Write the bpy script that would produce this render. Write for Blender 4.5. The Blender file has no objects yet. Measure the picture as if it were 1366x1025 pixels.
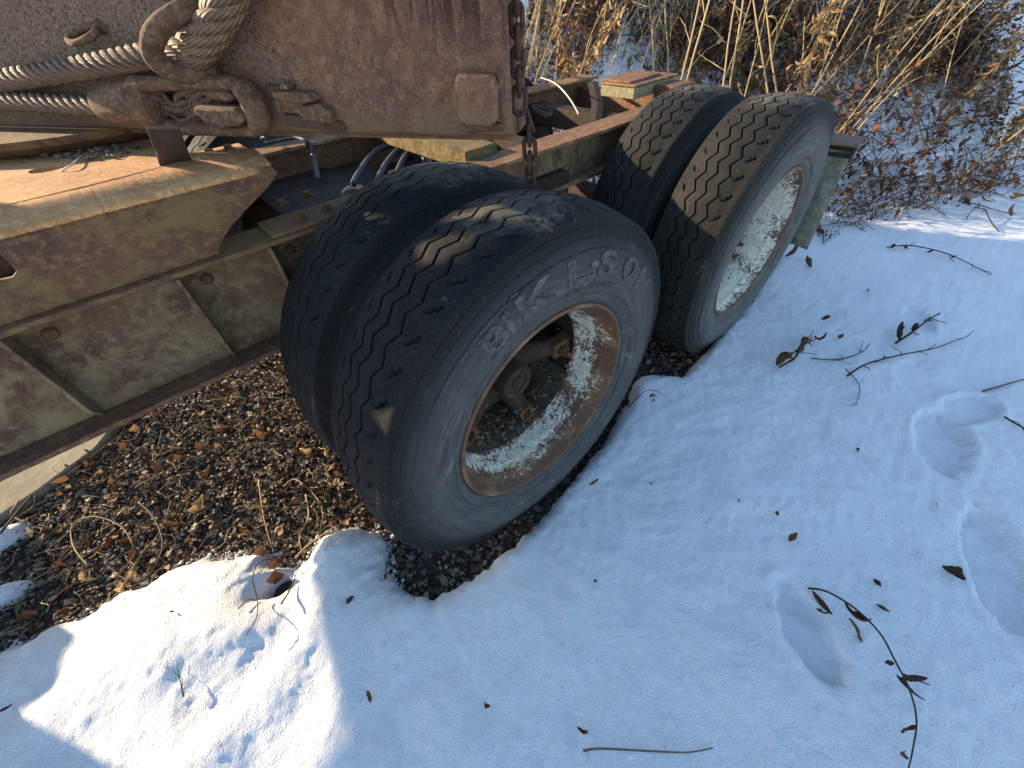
import bpy, bmesh, math, random
import numpy as np
from mathutils import Vector, Matrix
random.seed(7); RNG = np.random.default_rng(11)
sc = bpy.context.scene
COL = sc.collection
R = math.radians
PI = math.pi

# ------------------------------------------------------------------ camera, sky, sun, exposure
CAM = np.array([-0.51177087, -0.46268902, 0.79545462]); FPX = 513.7245
_w = np.array([2.21678376, -0.883386234, 0.298574083]); _t = np.linalg.norm(_w); _k = _w / _t
_K = np.array([[0, -_k[2], _k[1]], [_k[2], 0, -_k[0]], [-_k[1], _k[0], 0]])
CR = np.eye(3) + math.sin(_t) * _K + (1 - math.cos(_t)) * _K @ _K      # rows: right, down, forward
cam = bpy.data.cameras.new('camera'); camo = bpy.data.objects.new('camera', cam); COL.objects.link(camo)
M4 = Matrix.Identity(4)
for i in range(3):
    M4[i][0] = CR[0][i]; M4[i][1] = -CR[1][i]; M4[i][2] = -CR[2][i]; M4[i][3] = CAM[i]
camo.matrix_world = M4
cam.sensor_width = 36; cam.lens = 36 * FPX / 1366; cam.clip_start = 0.02; cam.clip_end = 400
sc.camera = camo

SUN = Vector((-0.60, 1.0, 0.345)).normalized()          # towards the sun
sl = bpy.data.lights.new('sun', 'SUN'); sl.energy = 4.9; sl.angle = R(0.8); sl.color = (1, 0.77, 0.50)
so = bpy.data.objects.new('sun', sl); COL.objects.link(so); so.rotation_euler = SUN.to_track_quat('Z', 'Y').to_euler()
world = bpy.data.worlds.new('World'); sc.world = world; world.use_nodes = True
wn = world.node_tree.nodes; wl = world.node_tree.links
sky = wn.new('ShaderNodeTexSky'); sky.sky_type = 'NISHITA'; sky.sun_disc = False
sky.sun_elevation = math.asin(SUN.z); sky.sun_rotation = math.atan2(SUN.x, SUN.y)
sky.air_density = 1.0; sky.dust_density = 0.4; sky.ozone_density = 1.7
wl.new(sky.outputs[0], wn['Background'].inputs[0]); wn['Background'].inputs[1].default_value = 0.15
sc.view_settings.view_transform = 'Standard'; sc.view_settings.look = 'None'
sc.view_settings.exposure = 1.55; sc.view_settings.gamma = 1; sc.view_settings.use_curve_mapping = False
sc.cycles.max_bounces = 6; sc.cycles.use_denoising = True

# ------------------------------------------------------------------ helpers
def ray(u, v): return CR.T @ np.array([(u - 683) / FPX, (v - 512.5) / FPX, 1.0])
def at(u, v, ax, val):
    """the point of the real plane (axis ax = val) seen at photo pixel u, v"""
    d = ray(u, v); t = (val - CAM[ax]) / d[ax]; return Vector(CAM + t * d)

def tag(o, label=None, cat=None, group=None, kind=None):
    if label: o['label'] = label
    if cat: o['category'] = cat
    if group: o['group'] = group
    if kind: o['kind'] = kind
    return o
def empty(name, loc=(0, 0, 0), rot=(0, 0, 0), parent=None):
    o = bpy.data.objects.new(name, None); COL.objects.link(o); o.location = loc; o.rotation_euler = rot; o.empty_display_size = .05
    if parent: o.parent = parent
    return o
class MB:
    """collects vertices and faces; build() links them as one mesh object"""
    def __init__(s): s.v = []; s.f = []; s.uv = []; s.hasuv = False
    def add(s, vs, fs, uvs=None):
        n = len(s.v); s.v.extend([tuple(p) for p in vs]); s.f.extend([tuple(i + n for i in f) for f in fs])
        if uvs is not None: s.hasuv = True
        s.uv.extend(uvs if uvs is not None else [(0, 0)] * len(vs)); return s
    def box(s, a, b, M=None):
        x0, y0, z0 = a; x1, y1, z1 = b
        vs = [Vector(p) for p in ((x0,y0,z0),(x1,y0,z0),(x1,y1,z0),(x0,y1,z0),(x0,y0,z1),(x1,y0,z1),(x1,y1,z1),(x0,y1,z1))]
        if M is not None: vs = [M @ p for p in vs]
        return s.add(vs, [(0,3,2,1),(4,5,6,7),(0,1,5,4),(1,2,6,5),(2,3,7,6),(3,0,4,7)])
    def prism(s, poly, h0, h1, frame):
        """poly of 2D points pushed between h0 and h1; frame(a, b, h) -> point"""
        n = len(poly); vs = [frame(a, b, h0) for a, b in poly] + [frame(a, b, h1) for a, b in poly]
        fs = [tuple(range(n)), tuple(range(2*n-1, n-1, -1))] + [(i, i+n, (i+1) % n + n, (i+1) % n) for i in range(n)]
        return s.add(vs, fs)
    def tube(s, pts, rad, n=8, caps=True, closed=False, flat=None, uvlen=None):
        """swept tube; rad a number or a list; flat=(ratio, up) squashes the section"""
        pts = [Vector(p) for p in pts]; m = len(pts)
        if not hasattr(rad, '__len__'): rad = [rad] * m
        T = []
        for i in range(m):
            a = pts[(i-1) % m] if (closed or i > 0) else pts[i]; b = pts[(i+1) % m] if (closed or i < m-1) else pts[i]
            t = (b - a); T.append(t.normalized() if t.length > 1e-9 else Vector((0, 0, 1)))
        up = Vector(flat[1]) if flat else (Vector((0, 0, 1)) if abs(T[0].z) < .9 else Vector((1, 0, 0)))
        N = up - T[0] * up.dot(T[0]); N.normalize()
        vs = []; uvs = []; L = 0
        for i in range(m):
            if flat: N = up - T[i] * up.dot(T[i])
            else: N = N - T[i] * N.dot(T[i])
            N.normalize(); B = T[i].cross(N)
            if i: L += (pts[i] - pts[i-1]).length
            for j in range(n):
                a = 2*PI*j/n
                vs.append(pts[i] + N * (rad[i] * math.cos(a) * (flat[0] if flat else 1)) + B * (rad[i] * math.sin(a))); uvs.append((L, j/n))
        fs = []
        for i in range(m if closed else m-1):
            for j in range(n):
                p = i*n+j; q = i*n+(j+1) % n; k = ((i+1) % m)*n
                fs.append((p, q, k+(j+1) % n, k+j))
        if caps and not closed: fs += [tuple(range(n-1, -1, -1)), tuple(range((m-1)*n, m*n))]
        return s.add(vs, fs, uvs)
    def lathe(s, prof, n=64, c=(0, 0, 0), axis='y', closed=False, a0=0, a1=2*PI):
        """profile of (axial, radius)"""
        full = abs(a1 - a0 - 2*PI) < 1e-6; m = len(prof); vs = []
        cols = n if full else n+1
        for i in range(cols):
            a = a0 + (a1-a0)*i/n
            for h, r in prof:
                if axis == 'y': vs.append((c[0] + r*math.cos(a), c[1]+h, c[2] + r*math.sin(a)))
                elif axis == 'z': vs.append((c[0] + r*math.cos(a), c[1]+r*math.sin(a), c[2]+h))
                else: vs.append((c[0]+h, c[1] + r*math.cos(a), c[2] + r*math.sin(a)))
        fs = []
        for i in range(n):
            k = ((i+1) % cols)*m
            for j in range(m if closed else m-1):
                fs.append((i*m+j, i*m+(j+1) % m, k+(j+1) % m, k+j))
        return s.add(vs, fs)
    def mesh(s, name, mat, smooth=False):
        me = bpy.data.meshes.new(name); me.from_pydata(s.v, [], s.f)
        if s.hasuv:
            l = me.uv_layers.new(name='UVMap'); idx = np.empty(len(me.loops), np.int32); me.loops.foreach_get('vertex_index', idx)
            l.data.foreach_set('uv', np.array(s.uv, np.float32)[idx].ravel())
        for m_ in (mat if isinstance(mat, (list, tuple)) else [mat]): me.materials.append(m_)
        if smooth: me.polygons.foreach_set('use_smooth', [True]*len(me.polygons))
        me.update(); return me
    def build(s, name, mat, parent=None, smooth=False, bevel=0, sharp=None, segs=2, fixn=True):
        me = s.mesh(name, mat, smooth)
        if fixn:
            bm = bmesh.new(); bm.from_mesh(me); bmesh.ops.recalc_face_normals(bm, faces=bm.faces); bm.to_mesh(me); bm.free()
        o = bpy.data.objects.new(name, me); COL.objects.link(o)
        if parent is not None: o.parent = parent
        if bevel:
            b = o.modifiers.new('bevel', 'BEVEL'); b.width = bevel; b.segments = segs; b.limit_method = 'ANGLE'; b.angle_limit = R(35)
            b.harden_normals = False
            me.polygons.foreach_set('use_smooth', [True]*len(me.polygons)); me.set_sharp_from_angle(angle=R(50))
        if sharp: me.polygons.foreach_set('use_smooth', [True]*len(me.polygons)); me.set_sharp_from_angle(angle=R(sharp))
        return o
def np_mesh(name, V, F, mat, smooth=True, attr=None):
    """big mesh from arrays; F is (n,3) or (n,4); attr = per-vertex float arrays"""
    me = bpy.data.meshes.new(name); k = F.shape[1]
    me.vertices.add(len(V)); me.vertices.foreach_set('co', np.asarray(V, np.float32).ravel())
    me.loops.add(F.size); me.loops.foreach_set('vertex_index', F.astype(np.int32).ravel())
    me.polygons.add(len(F)); me.polygons.foreach_set('loop_start', np.arange(0, F.size, k, dtype=np.int32))
    me.update(calc_edges=True)
    me.polygons.foreach_set('use_smooth', np.full(len(F), smooth))
    for nm, a in (attr or {}).items():
        at_ = me.attributes.new(nm, 'FLOAT', 'POINT'); at_.data.foreach_set('value', np.asarray(a, np.float32))
    for m_ in (mat if isinstance(mat, (list, tuple)) else [mat]): me.materials.append(m_)
    me.validate(); return me
def link(name, me, parent=None, loc=None):
    o = bpy.data.objects.new(name, me); COL.objects.link(o)
    if parent is not None: o.parent = parent
    if loc is not None: o.location = loc
    return o
def _hash(ix, iy, s):
    h = (ix.astype(np.int64) * 374761393 + iy.astype(np.int64) * 668265263 + s * 1442695041) & 0x7fffffff
    h = ((h ^ (h >> 13)) * 1274126177) & 0x7fffffff
    return ((h ^ (h >> 16)) & 0xffff) / 65535.0
def vnoise(x, y, s=0):
    x = np.asarray(x, float); y = np.asarray(y, float)
    ix = np.floor(x); iy = np.floor(y); fx = x-ix; fy = y-iy
    fx = fx*fx*(3-2*fx); fy = fy*fy*(3-2*fy)
    a = _hash(ix, iy, s); b = _hash(ix+1, iy, s); c = _hash(ix, iy+1, s); d = _hash(ix+1, iy+1, s)
    return (a*(1-fx)+b*fx)*(1-fy) + (c*(1-fx)+d*fx)*fy - .5
def fbm(x, y, s=0, o=4):
    t = 0; a = 1
    for i in range(o): t = t + a*vnoise(x*2**i, y*2**i, s+i); a *= .5
    return t

# ------------------------------------------------------------------ materials
def mat(name):
    m = bpy.data.materials.new(name); m.use_nodes = True; nt = m.node_tree
    return m, nt, nt.nodes['Principled BSDF']
def N(nt, typ, **kw):
    n = nt.nodes.new('ShaderNode' + typ)
    for k, v in kw.items():
        if k.startswith('_'): n.inputs[k[1:].replace('_', ' ')].default_value = v
        else: setattr(n, k, v)
    return n
def ramp(nt, src, stops, interp='LINEAR'):
    r = nt.nodes.new('ShaderNodeValToRGB'); r.color_ramp.interpolation = interp
    e = r.color_ramp.elements
    while len(e) < len(stops): e.new(.5)
    for i, (p, c) in enumerate(stops):
        e[i].position = p; e[i].color = (c, c, c, 1) if not hasattr(c, '__len__') else (*c, 1)
    nt.links.new(src, r.inputs[0]); return r.outputs[0]
def noise(nt, scale, detail=6, rough=.6, vec=None, dist=0):
    n = N(nt, 'TexNoise'); n.inputs['Scale'].default_value = scale; n.inputs['Detail'].default_value = detail
    n.inputs['Roughness'].default_value = rough; n.inputs['Distortion'].default_value = dist
    if vec is not None: nt.links.new(vec, n.inputs['Vector'])
    return n.outputs['Fac']
def mix(nt, f, a, b, mode='MIX'):
    m = N(nt, 'Mix', data_type='RGBA', blend_type=mode)
    def put(i, v):
        if hasattr(v, 'default_value'): nt.links.new(v, m.inputs[i])
        elif hasattr(v, '__len__'): m.inputs[i].default_value = (*v, 1)
        else: m.inputs[i].default_value = v
    put(0, f); put(6, a); put(7, b); return m.outputs[2]
def maths(nt, op, a, b=0.0, c=None):
    m = N(nt, 'Math', operation=op)
    for i, v in enumerate((a, b) if c is None else (a, b, c)):
        if hasattr(v, 'default_value'): nt.links.new(v, m.inputs[i])
        else: m.inputs[i].default_value = v
    return m.outputs[0]
def bump(nt, bs, hts):
    """chain of (height socket, strength, distance)"""
    prev = None
    for h, s, d in hts:
        b = N(nt, 'Bump'); b.inputs['Strength'].default_value = s; b.inputs['Distance'].default_value = d
        nt.links.new(h, b.inputs['Height'])
        if prev is not None: nt.links.new(prev, b.inputs['Normal'])
        prev = b.outputs[0]
    nt.links.new(prev, bs.inputs['Normal'])
def obvec(nt, scale=(1, 1, 1)):
    tc = N(nt, 'TexCoord'); mp = N(nt, 'Mapping'); mp.inputs['Scale'].default_value = scale
    nt.links.new(tc.outputs['Object'], mp.inputs[0]); return mp.outputs[0]

def rust(name, base, dark, light, s=1.0, streak=(1, 1, 1), pit=.6, dirt=None, rough=.85, speck=(.55, .5, .42), amt=.5):
    m, nt, b = mat(name); v = obvec(nt, streak)
    n1 = noise(nt, 5*s, 8, .68, v, .4); n2 = noise(nt, 38*s, 6, .7, v); n3 = noise(nt, 170*s, 4, .7, v); n4 = noise(nt, 420*s, 2, .6, v)
    c = mix(nt, ramp(nt, n1, [(.36, 0), (.62, 1)]), base, dark)
    c = mix(nt, maths(nt, 'MULTIPLY', ramp(nt, n2, [(.48, 0), (.66, 1)]), .75), c, light)
    c = mix(nt, maths(nt, 'MULTIPLY', ramp(nt, n3, [(.5, 0), (.72, 1)]), .6), c, tuple(x*.45 for x in dark))
    c = mix(nt, maths(nt, 'MULTIPLY', ramp(nt, n4, [(.68, 0), (.76, 1)]), .5), c, speck)
    if dirt:
        n5 = noise(nt, 7*s, 8, .75, v, .6)
        c = mix(nt, maths(nt, 'MULTIPLY', ramp(nt, n5, [(.5-.12*amt, 0), (.6, 1)]), .9), c, mix(nt, n2, dirt, tuple(x*.55 for x in dirt)))
    nt.links.new(c, b.inputs['Base Color']); b.inputs['Roughness'].default_value = rough; b.inputs['Specular IOR Level'].default_value = .3
    bump(nt, b, [(n2, .5*pit, .008), (n3, .75*pit, .003), (n4, .6*pit, .0012)])
    return m
RUST_FACE = rust('rust_face', (.11, .055, .038), (.06, .03, .023), (.17, .095, .062), .9, pit=1.0, dirt=(.12, .09, .055), amt=.35)
RUST_RAIL = rust('rust_rail', (.21, .110, .055), (.10, .050, .030), (.33, .195, .10), 1.2, (.6, 1, 1), .8)
RUST_PLATE = rust('rust_plate', (.56, .29, .12), (.38, .18, .075), (.64, .42, .20), 1.6, (1, 1, 1), .9)
RUST_SIDE = rust('rust_side', (.16, .075, .042), (.095, .045, .034), (.28, .165, .065), 1.4, (.8, 1, 1.2), 1.2, dirt=(.25, .155, .065), amt=-.1)
RUST_DIRTY = rust('rust_caked', (.21, .125, .065), (.12, .062, .042), (.36, .26, .14), 1.0, (1, 1, 1), 2.6, dirt=(.42, .31, .165), amt=.25)
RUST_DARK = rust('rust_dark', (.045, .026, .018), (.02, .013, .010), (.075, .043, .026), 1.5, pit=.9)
RUST_CAST = rust('rust_cast', (.21, .112, .062), (.11, .056, .034), (.38, .25, .145), 2.4, pit=1.5, speck=(.6, .52, .42))
RUST_CHAIN = rust('rust_chain', (.085, .040, .027), (.04, .02, .015), (.15, .08, .05), 4, pit=1.0)
RUST_NUT = rust('rust_nut', (.17, .075, .03), (.08, .033, .018), (.27, .14, .06), 3, pit=1)
LICHEN = rust('weathered_board', (.24, .23, .14), (.14, .12, .07), (.36, .36, .22), 2, pit=.7)

def face_mat():
    m, nt, b = mat('bunk_face_rust'); v = obvec(nt); sp = N(nt, 'SeparateXYZ'); nt.links.new(v, sp.inputs[0]); u, z = sp.outputs[0], sp.outputs[2]
    n1 = noise(nt, 7, 8, .7, v, .4); n2 = noise(nt, 45, 6, .75, v); n3 = noise(nt, 150, 5, .75, v); n4 = noise(nt, 330, 2, .5, v); ns = noise(nt, 1, 8, .75, obvec(nt, (34, 34, 5)), .3)
    c = mix(nt, ramp(nt, n1, [(.38, 0), (.62, 1)]), (.20, .092, .055), (.125, .056, .036))
    c = mix(nt, maths(nt, 'MULTIPLY', ramp(nt, n2, [(.45, 0), (.65, 1)]), .7), c, (.29, .165, .095))
    c = mix(nt, maths(nt, 'MULTIPLY', ramp(nt, n3, [(.52, 0), (.66, 1)]), .7), c, (.036, .019, .015))
    old = ramp(nt, maths(nt, 'ADD', maths(nt, 'MULTIPLY', u, .9), maths(nt, 'MULTIPLY', maths(nt, 'SUBTRACT', n1, .5), 1.5)), [(.42, 0), (.62, 1)])
    oc = mix(nt, ramp(nt, n2, [(.4, 0), (.6, 1)]), (.20, .165, .115), (.135, .088, .060)); oc = mix(nt, ramp(nt, n3, [(.50, 0), (.56, 1)]), oc, (.026, .018, .014))
    c = mix(nt, maths(nt, 'MULTIPLY', old, .7), c, oc)
    bot = ramp(nt, maths(nt, 'ADD', z, maths(nt, 'MULTIPLY', maths(nt, 'SUBTRACT', n1, .5), .16)), [(.012, 1), (.06, 0)])
    c = mix(nt, maths(nt, 'MULTIPLY', bot, .65), c, mix(nt, n2, (.22, .15, .08), (.09, .06, .04)))
    hi = ramp(nt, z, [(.09, 0), (.19, 1)]); rt = ramp(nt, u, [(.17, 1), (.30, 0)])
    st = maths(nt, 'MULTIPLY', maths(nt, 'MULTIPLY', ramp(nt, ns, [(.42, 0), (.54, 1)]), hi), rt)
    c = mix(nt, maths(nt, 'MULTIPLY', st, .85), c, (.030, .009, .006))
    c = mix(nt, maths(nt, 'MULTIPLY', ramp(nt, n4, [(.66, 0), (.72, 1)]), .55), c, (.52, .46, .40))
    nt.links.new(c, b.inputs['Base Color']); b.inputs['Roughness'].default_value = .8; b.inputs['Specular IOR Level'].default_value = .3
    bump(nt, b, [(n1, .3, .01), (n2, .5, .006), (n3, .9, .003), (n4, .5, .001)]); return m
FACE = face_mat()

def rope_mat():
    m, nt, b = mat('wire_rope'); uv = N(nt, 'UVMap').outputs[0]; sp = N(nt, 'SeparateXYZ'); nt.links.new(uv, sp.inputs[0])
    ph = maths(nt, 'ADD', maths(nt, 'MULTIPLY', sp.outputs[0], 2*PI*55), maths(nt, 'MULTIPLY', sp.outputs[1], 2*PI*10))
    w = maths(nt, 'ADD', maths(nt, 'MULTIPLY', maths(nt, 'SINE', ph), .5), .5)
    n = noise(nt, 30, 5, .7, obvec(nt)); n2 = noise(nt, 250, 3, .6, obvec(nt))
    c = mix(nt, ramp(nt, n, [(.35, 0), (.65, 1)]), (.17, .092, .050), (.085, .044, .026))
    c = mix(nt, maths(nt, 'MULTIPLY', ramp(nt, n2, [(.5, 0), (.7, 1)]), .6), c, (.30, .21, .135))
    c = mix(nt, ramp(nt, w, [(.0, .75), (.35, 0)]), c, (.05, .03, .02))
    nt.links.new(c, b.inputs['Base Color']); b.inputs['Roughness'].default_value = .7
    bump(nt, b, [(w, .9, .0012), (n2, .5, .001)]); return m
ROPE = rope_mat()

def rubber(name, base=(.007, .0075, .0085), dust=(.024, .022, .019), side=(.066, .067, .067)):
    m, nt, b = mat(name); tc = N(nt, 'TexCoord'); sp = N(nt, 'SeparateXYZ'); nt.links.new(tc.outputs['Object'], sp.inputs[0])
    r = maths(nt, 'SQRT', maths(nt, 'ADD', maths(nt, 'POWER', sp.outputs[0], 2), maths(nt, 'POWER', sp.outputs[2], 2)))
    v = tc.outputs['Object']
    n1 = noise(nt, 6, 8, .7, v, .5); n2 = noise(nt, 60, 6, .7, v); n3 = noise(nt, 420, 3, .6, v); n5 = noise(nt, 16, 7, .75, v, 1.2)
    c = mix(nt, maths(nt, 'MULTIPLY', ramp(nt, n1, [(.42, 0), (.7, 1)]), .55), base, dust)
    c = mix(nt, maths(nt, 'MULTIPLY', ramp(nt, n3, [(.6, 0), (.72, 1)]), .35), c, (.2, .18, .15))
    c = mix(nt, maths(nt, 'MULTIPLY', ramp(nt, n5, [(.64, 0), (.70, 1)]), .5), c, (.3, .27, .22))
    c = mix(nt, maths(nt, 'MULTIPLY', ramp(nt, maths(nt, 'ADD', sp.outputs[2], maths(nt, 'MULTIPLY', maths(nt, 'SUBTRACT', n5, .5), .09)), [(.490, 0), (.506, 1)]), .5), c, (.14, .13, .105))
    fs = ramp(nt, maths(nt, 'ADD', r, maths(nt, 'MULTIPLY', maths(nt, 'SUBTRACT', n1, .5), .05)), [(.385, 1), (.43, .5), (.455, .14), (.475, 0)])
    # scuffs run round the sidewall: noise in (angle, radius)
    an = maths(nt, 'ARCTAN2', sp.outputs[2], sp.outputs[0]); cv = N(nt, 'CombineXYZ')
    nt.links.new(maths(nt, 'MULTIPLY', an, 2.2), cv.inputs[0]); nt.links.new(maths(nt, 'MULTIPLY', r, 55), cv.inputs[1])
    n4 = noise(nt, 1.4, 9, .72, cv.outputs[0], .3)
    sc_ = mix(nt, ramp(nt, n4, [(.3, 0), (.5, .5), (.75, 1)]), tuple(x*.5 for x in side), tuple(x*1.45 for x in side))
    sc_ = mix(nt, maths(nt, 'MULTIPLY', ramp(nt, n1, [(.5, 0), (.62, 1)]), .45), sc_, (.05, .053, .058))
    sc_ = mix(nt, maths(nt, 'MULTIPLY', ramp(nt, n5, [(.58, 0), (.68, 1)]), .5), sc_, (.22, .215, .195))
    c = mix(nt, fs, c, sc_)
    nt.links.new(c, b.inputs['Base Color']); b.inputs['Roughness'].default_value = .8; b.inputs['Specular IOR Level'].default_value = .16
    bump(nt, b, [(n2, .35, .003), (n3, .4, .0012), (n4, .3, .002)]); return m
RUBBER = rubber('worn_rubber')
RUBBER_REAR = rubber('worn_rubber_rear', base=(.012, .0120, .0115), dust=(.037, .034, .028), side=(.095, .095, .092))

def rim_mat(name, lo, hi, under=(.13, .058, .03), ed=.10):
    m, nt, b = mat(name); v = obvec(nt)
    n1 = noise(nt, 8, 6, .7, v, .3); n2 = noise(nt, 60, 8, .8, v, .2); n3 = noise(nt, 220, 5, .7, v)
    n6 = noise(nt, 130, 6, .8, v, .3)
    mx = maths(nt, 'ADD', maths(nt, 'ADD', maths(nt, 'MULTIPLY', n1, .3), maths(nt, 'MULTIPLY', n2, .35)), maths(nt, 'MULTIPLY', n6, .35))
    sp = N(nt, 'SeparateXYZ'); nt.links.new(v, sp.inputs[0])
    edge = ramp(nt, sp.outputs[1], [(-.001, .3), (.005, ed), (.05, ed*.55), (.075, 0), (.115, .0), (.14, ed*.5)])
    mx = maths(nt, 'SUBTRACT', mx, edge)
    f = ramp(nt, mx, [(lo, 0), (hi, 1)])
    rc = mix(nt, ramp(nt, n2, [(.35, 0), (.65, 1)]), under, tuple(x*.5 for x in under))
    rc = mix(nt, ramp(nt, n1, [(.5, 0), (.7, .7)]), rc, (.3, .17, .07))
    pc = mix(nt, n2, (.60, .58, .50), (.80, .78, .68)); pc = mix(nt, maths(nt, 'MULTIPLY', ramp(nt, n1, [(.5, 0), (.62, 1)]), .6), pc, (.42, .40, .30))
    c = mix(nt, f, rc, pc)
    nt.links.new(c, b.inputs['Base Color']); b.inputs['Roughness'].default_value = .65
    bump(nt, b, [(f, .5, .0012), (n3, .4, .001), (n2, .35, .003)]); return m
RIM_FRONT = rim_mat('rim_rusted_white', .472, .50)
RIM_REAR = rim_mat('rim_white', .445, .47, ed=.05)

def simple(name, c1, c2, scale=20, rough=.8, bs=.5, bd=.002, spec=.3, vec=(1, 1, 1), lo=.35, hi=.65):
    m, nt, b = mat(name); v = obvec(nt, vec); n1 = noise(nt, scale, 7, .7, v); n2 = noise(nt, scale*7, 4, .7, v)
    c = mix(nt, ramp(nt, n1, [(lo, 0), (hi, 1)]), c1, c2); c = mix(nt, maths(nt, 'MULTIPLY', ramp(nt, n2, [(.5, 0), (.7, 1)]), .4), c, tuple(x*.5 for x in c1))
    nt.links.new(c, b.inputs['Base Color']); b.inputs['Roughness'].default_value = rough; b.inputs['Specular IOR Level'].default_value = spec
    bump(nt, b, [(n1, bs, bd*4), (n2, bs, bd)]); return m
WOOD = simple('old_timber', (.19, .105, .058), (.11, .058, .034), 9, .9, .8, .002, vec=(3, 3, .35))
BLUEPAINT = simple('flaked_pale_paint', (.50, .55, .56), (.38, .42, .42), 30, .7)
MOSSY = simple('mossy_timber', (.20, .135, .06), (.075, .07, .024), 14, .95, .9, .004)
BLACKSTEEL = simple('black_steel', (.035, .03, .028), (.06, .045, .038), 25, .6)
HOSE = simple('hose_rubber', (.035, .045, .055), (.055, .065, .075), 40, .55)
ZINC = simple('zinc_fitting', (.38, .38, .36), (.22, .21, .18), 60, .5)
STRAPM = simple('grey_strap', (.14, .14, .15), (.09, .09, .09), 60, .7)
WIREM = simple('pale_wire', (.55, .52, .42), (.4, .38, .3), 50, .6)
WHITESCUFF = simple('white_scuff', (.6, .58, .52), (.45, .42, .36), 60, .8)
FLAP = simple('mud_flap', (.12, .125, .09), (.25, .25, .185), 22, .9, .6, .002, lo=.4, hi=.6)
FLAPTOP = simple('flap_bracket', (.02, .02, .022), (.035, .033, .03), 20, .5)
CONCRETE = simple('pale_slab', (.30, .25, .17), (.19, .16, .11), 12, .95, .5, .002)
DIRT = simple('loose_dirt', (.06, .05, .042), (.11, .095, .075), 60, .95, .9, .004)
TAN_STEM = simple('tan_stem', (.42, .31, .17), (.27, .18, .09), 12, .8, .4, .001, vec=(1, 1, .3))
GREY_STEM = simple('grey_stem', (.16, .13, .10), (.085, .065, .05), 15, .85, .4, .001)
DARK_STEM = simple('dark_stem', (.065, .038, .026), (.032, .02, .015), 20, .85, .4, .001)
BARK = simple('thin_bark', (.26, .235, .19), (.16, .14, .115), 14, .9, .6, .002, vec=(1, 1, .3))
def leafmat(name, cols, tr=.25):
    m, nt, b = mat(name); n1 = noise(nt, 9, 3, .6, obvec(nt)); n2 = noise(nt, 120, 4, .7, obvec(nt))
    a = N(nt, 'Attribute', attribute_name='var').outputs['Fac']
    c = ramp(nt, maths(nt, 'ADD', maths(nt, 'MULTIPLY', a, .8), maths(nt, 'MULTIPLY', n1, .2)), [(i/(len(cols)-1), q) for i, q in enumerate(cols)])
    c = mix(nt, maths(nt, 'MULTIPLY', ramp(nt, n2, [(.45, 0), (.7, 1)]), .5), c, mix(nt, .6, c, (.02, .012, .008)))
    nt.links.new(c, b.inputs['Base Color']); b.inputs['Roughness'].default_value = .7; b.inputs['Specular IOR Level'].default_value = .3
    bump(nt, b, [(n2, .5, .001)])
    t = N(nt, 'BsdfTranslucent'); nt.links.new(c, t.inputs[0]); ms = N(nt, 'MixShader'); ms.inputs[0].default_value = tr
    nt.links.new(b.outputs[0], ms.inputs[1]); nt.links.new(t.outputs[0], ms.inputs[2]); nt.links.new(ms.outputs[0], nt.nodes['Material Output'].inputs[0]); return m
LEAF_TAN = leafmat('dry_leaf_tan', [(.08, .04, .018), (.22, .12, .05), (.42, .27, .12), (.60, .46, .25)])
LEAF_BROWN = leafmat('dry_leaf_brown', [(.028, .013, .009), (.065, .028, .016), (.12, .052, .026), (.19, .10, .05)])
LEAF_GREEN = leafmat('green_sprout', [(.16, .22, .03), (.3, .36, .05)])

def snow_mat():
    m, nt, b = mat('snow'); tc = N(nt, 'TexCoord'); v = tc.outputs['Object']
    n1 = noise(nt, 7, 5, .6, v); n2 = noise(nt, 60, 5, .7, v); n3 = noise(nt, 170, 5, .8, v)
    vo = N(nt, 'TexVoronoi'); vo.inputs['Scale'].default_value = 260; nt.links.new(v, vo.inputs['Vector'])
    c = mix(nt, ramp(nt, n1, [(.35, 0), (.7, 1)]), (.86, .87, .885), (.80, .815, .84))
    ng = noise(nt, 2.6, 6, .65, v); c = mix(nt, maths(nt, 'MULTIPLY', ramp(nt, ng, [(.60, 0), (.72, 1)]), .22), c, (.52, .49, .45))
    nd = noise(nt, 150, 2, .5, v); c = mix(nt, maths(nt, 'MULTIPLY', ramp(nt, nd, [(.755, 0), (.79, 1)]), .55), c, (.25, .2, .16))
    nt.links.new(c, b.inputs['Base Color'])
    nt.links.new(ramp(nt, vo.outputs['Color'], [(.0, .18), (.5, .62), (1, .8)]), b.inputs['Roughness'])
    b.inputs['Specular IOR Level'].default_value = .45
    b.inputs['Subsurface Weight'].default_value = .12; b.inputs['Subsurface Radius'].default_value = (.012, .016, .022); b.inputs['Subsurface Scale'].default_value = .6
    bump(nt, b, [(n2, .4, .008), (n3, .8, .006), (vo.outputs['Distance'], .8, .0035)]); return m
SNOW = snow_mat()
def gravel_mat(name, wet):
    m, nt, b = mat(name); v = obvec(nt); a = N(nt, 'Attribute', attribute_name='var').outputs['Fac']
    n = noise(nt, 180, 4, .7, v)
    c = ramp(nt, a, [(0, (.022, .018, .015)), (.3, (.065, .053, .042)), (.6, (.15, .12, .088)), (.9, (.27, .21, .145)), (1, (.38, .31, .22))])
    c = mix(nt, maths(nt, 'MULTIPLY', ramp(nt, n, [(.5, 0), (.7, 1)]), .5), c, (.16, .13, .10))
    nt.links.new(c, b.inputs['Base Color']); b.inputs['Roughness'].default_value = wet; b.inputs['Specular IOR Level'].default_value = .15; bump(nt, b, [(n, .5, .001)]); return m
STONE = gravel_mat('slate_gravel', .72)
m_, nt_, b_ = mat('earth'); GROUND = m_
_n = noise(nt_, 40, 8, .75, obvec(nt_)); _n2 = noise(nt_, 220, 4, .7, obvec(nt_))
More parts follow.
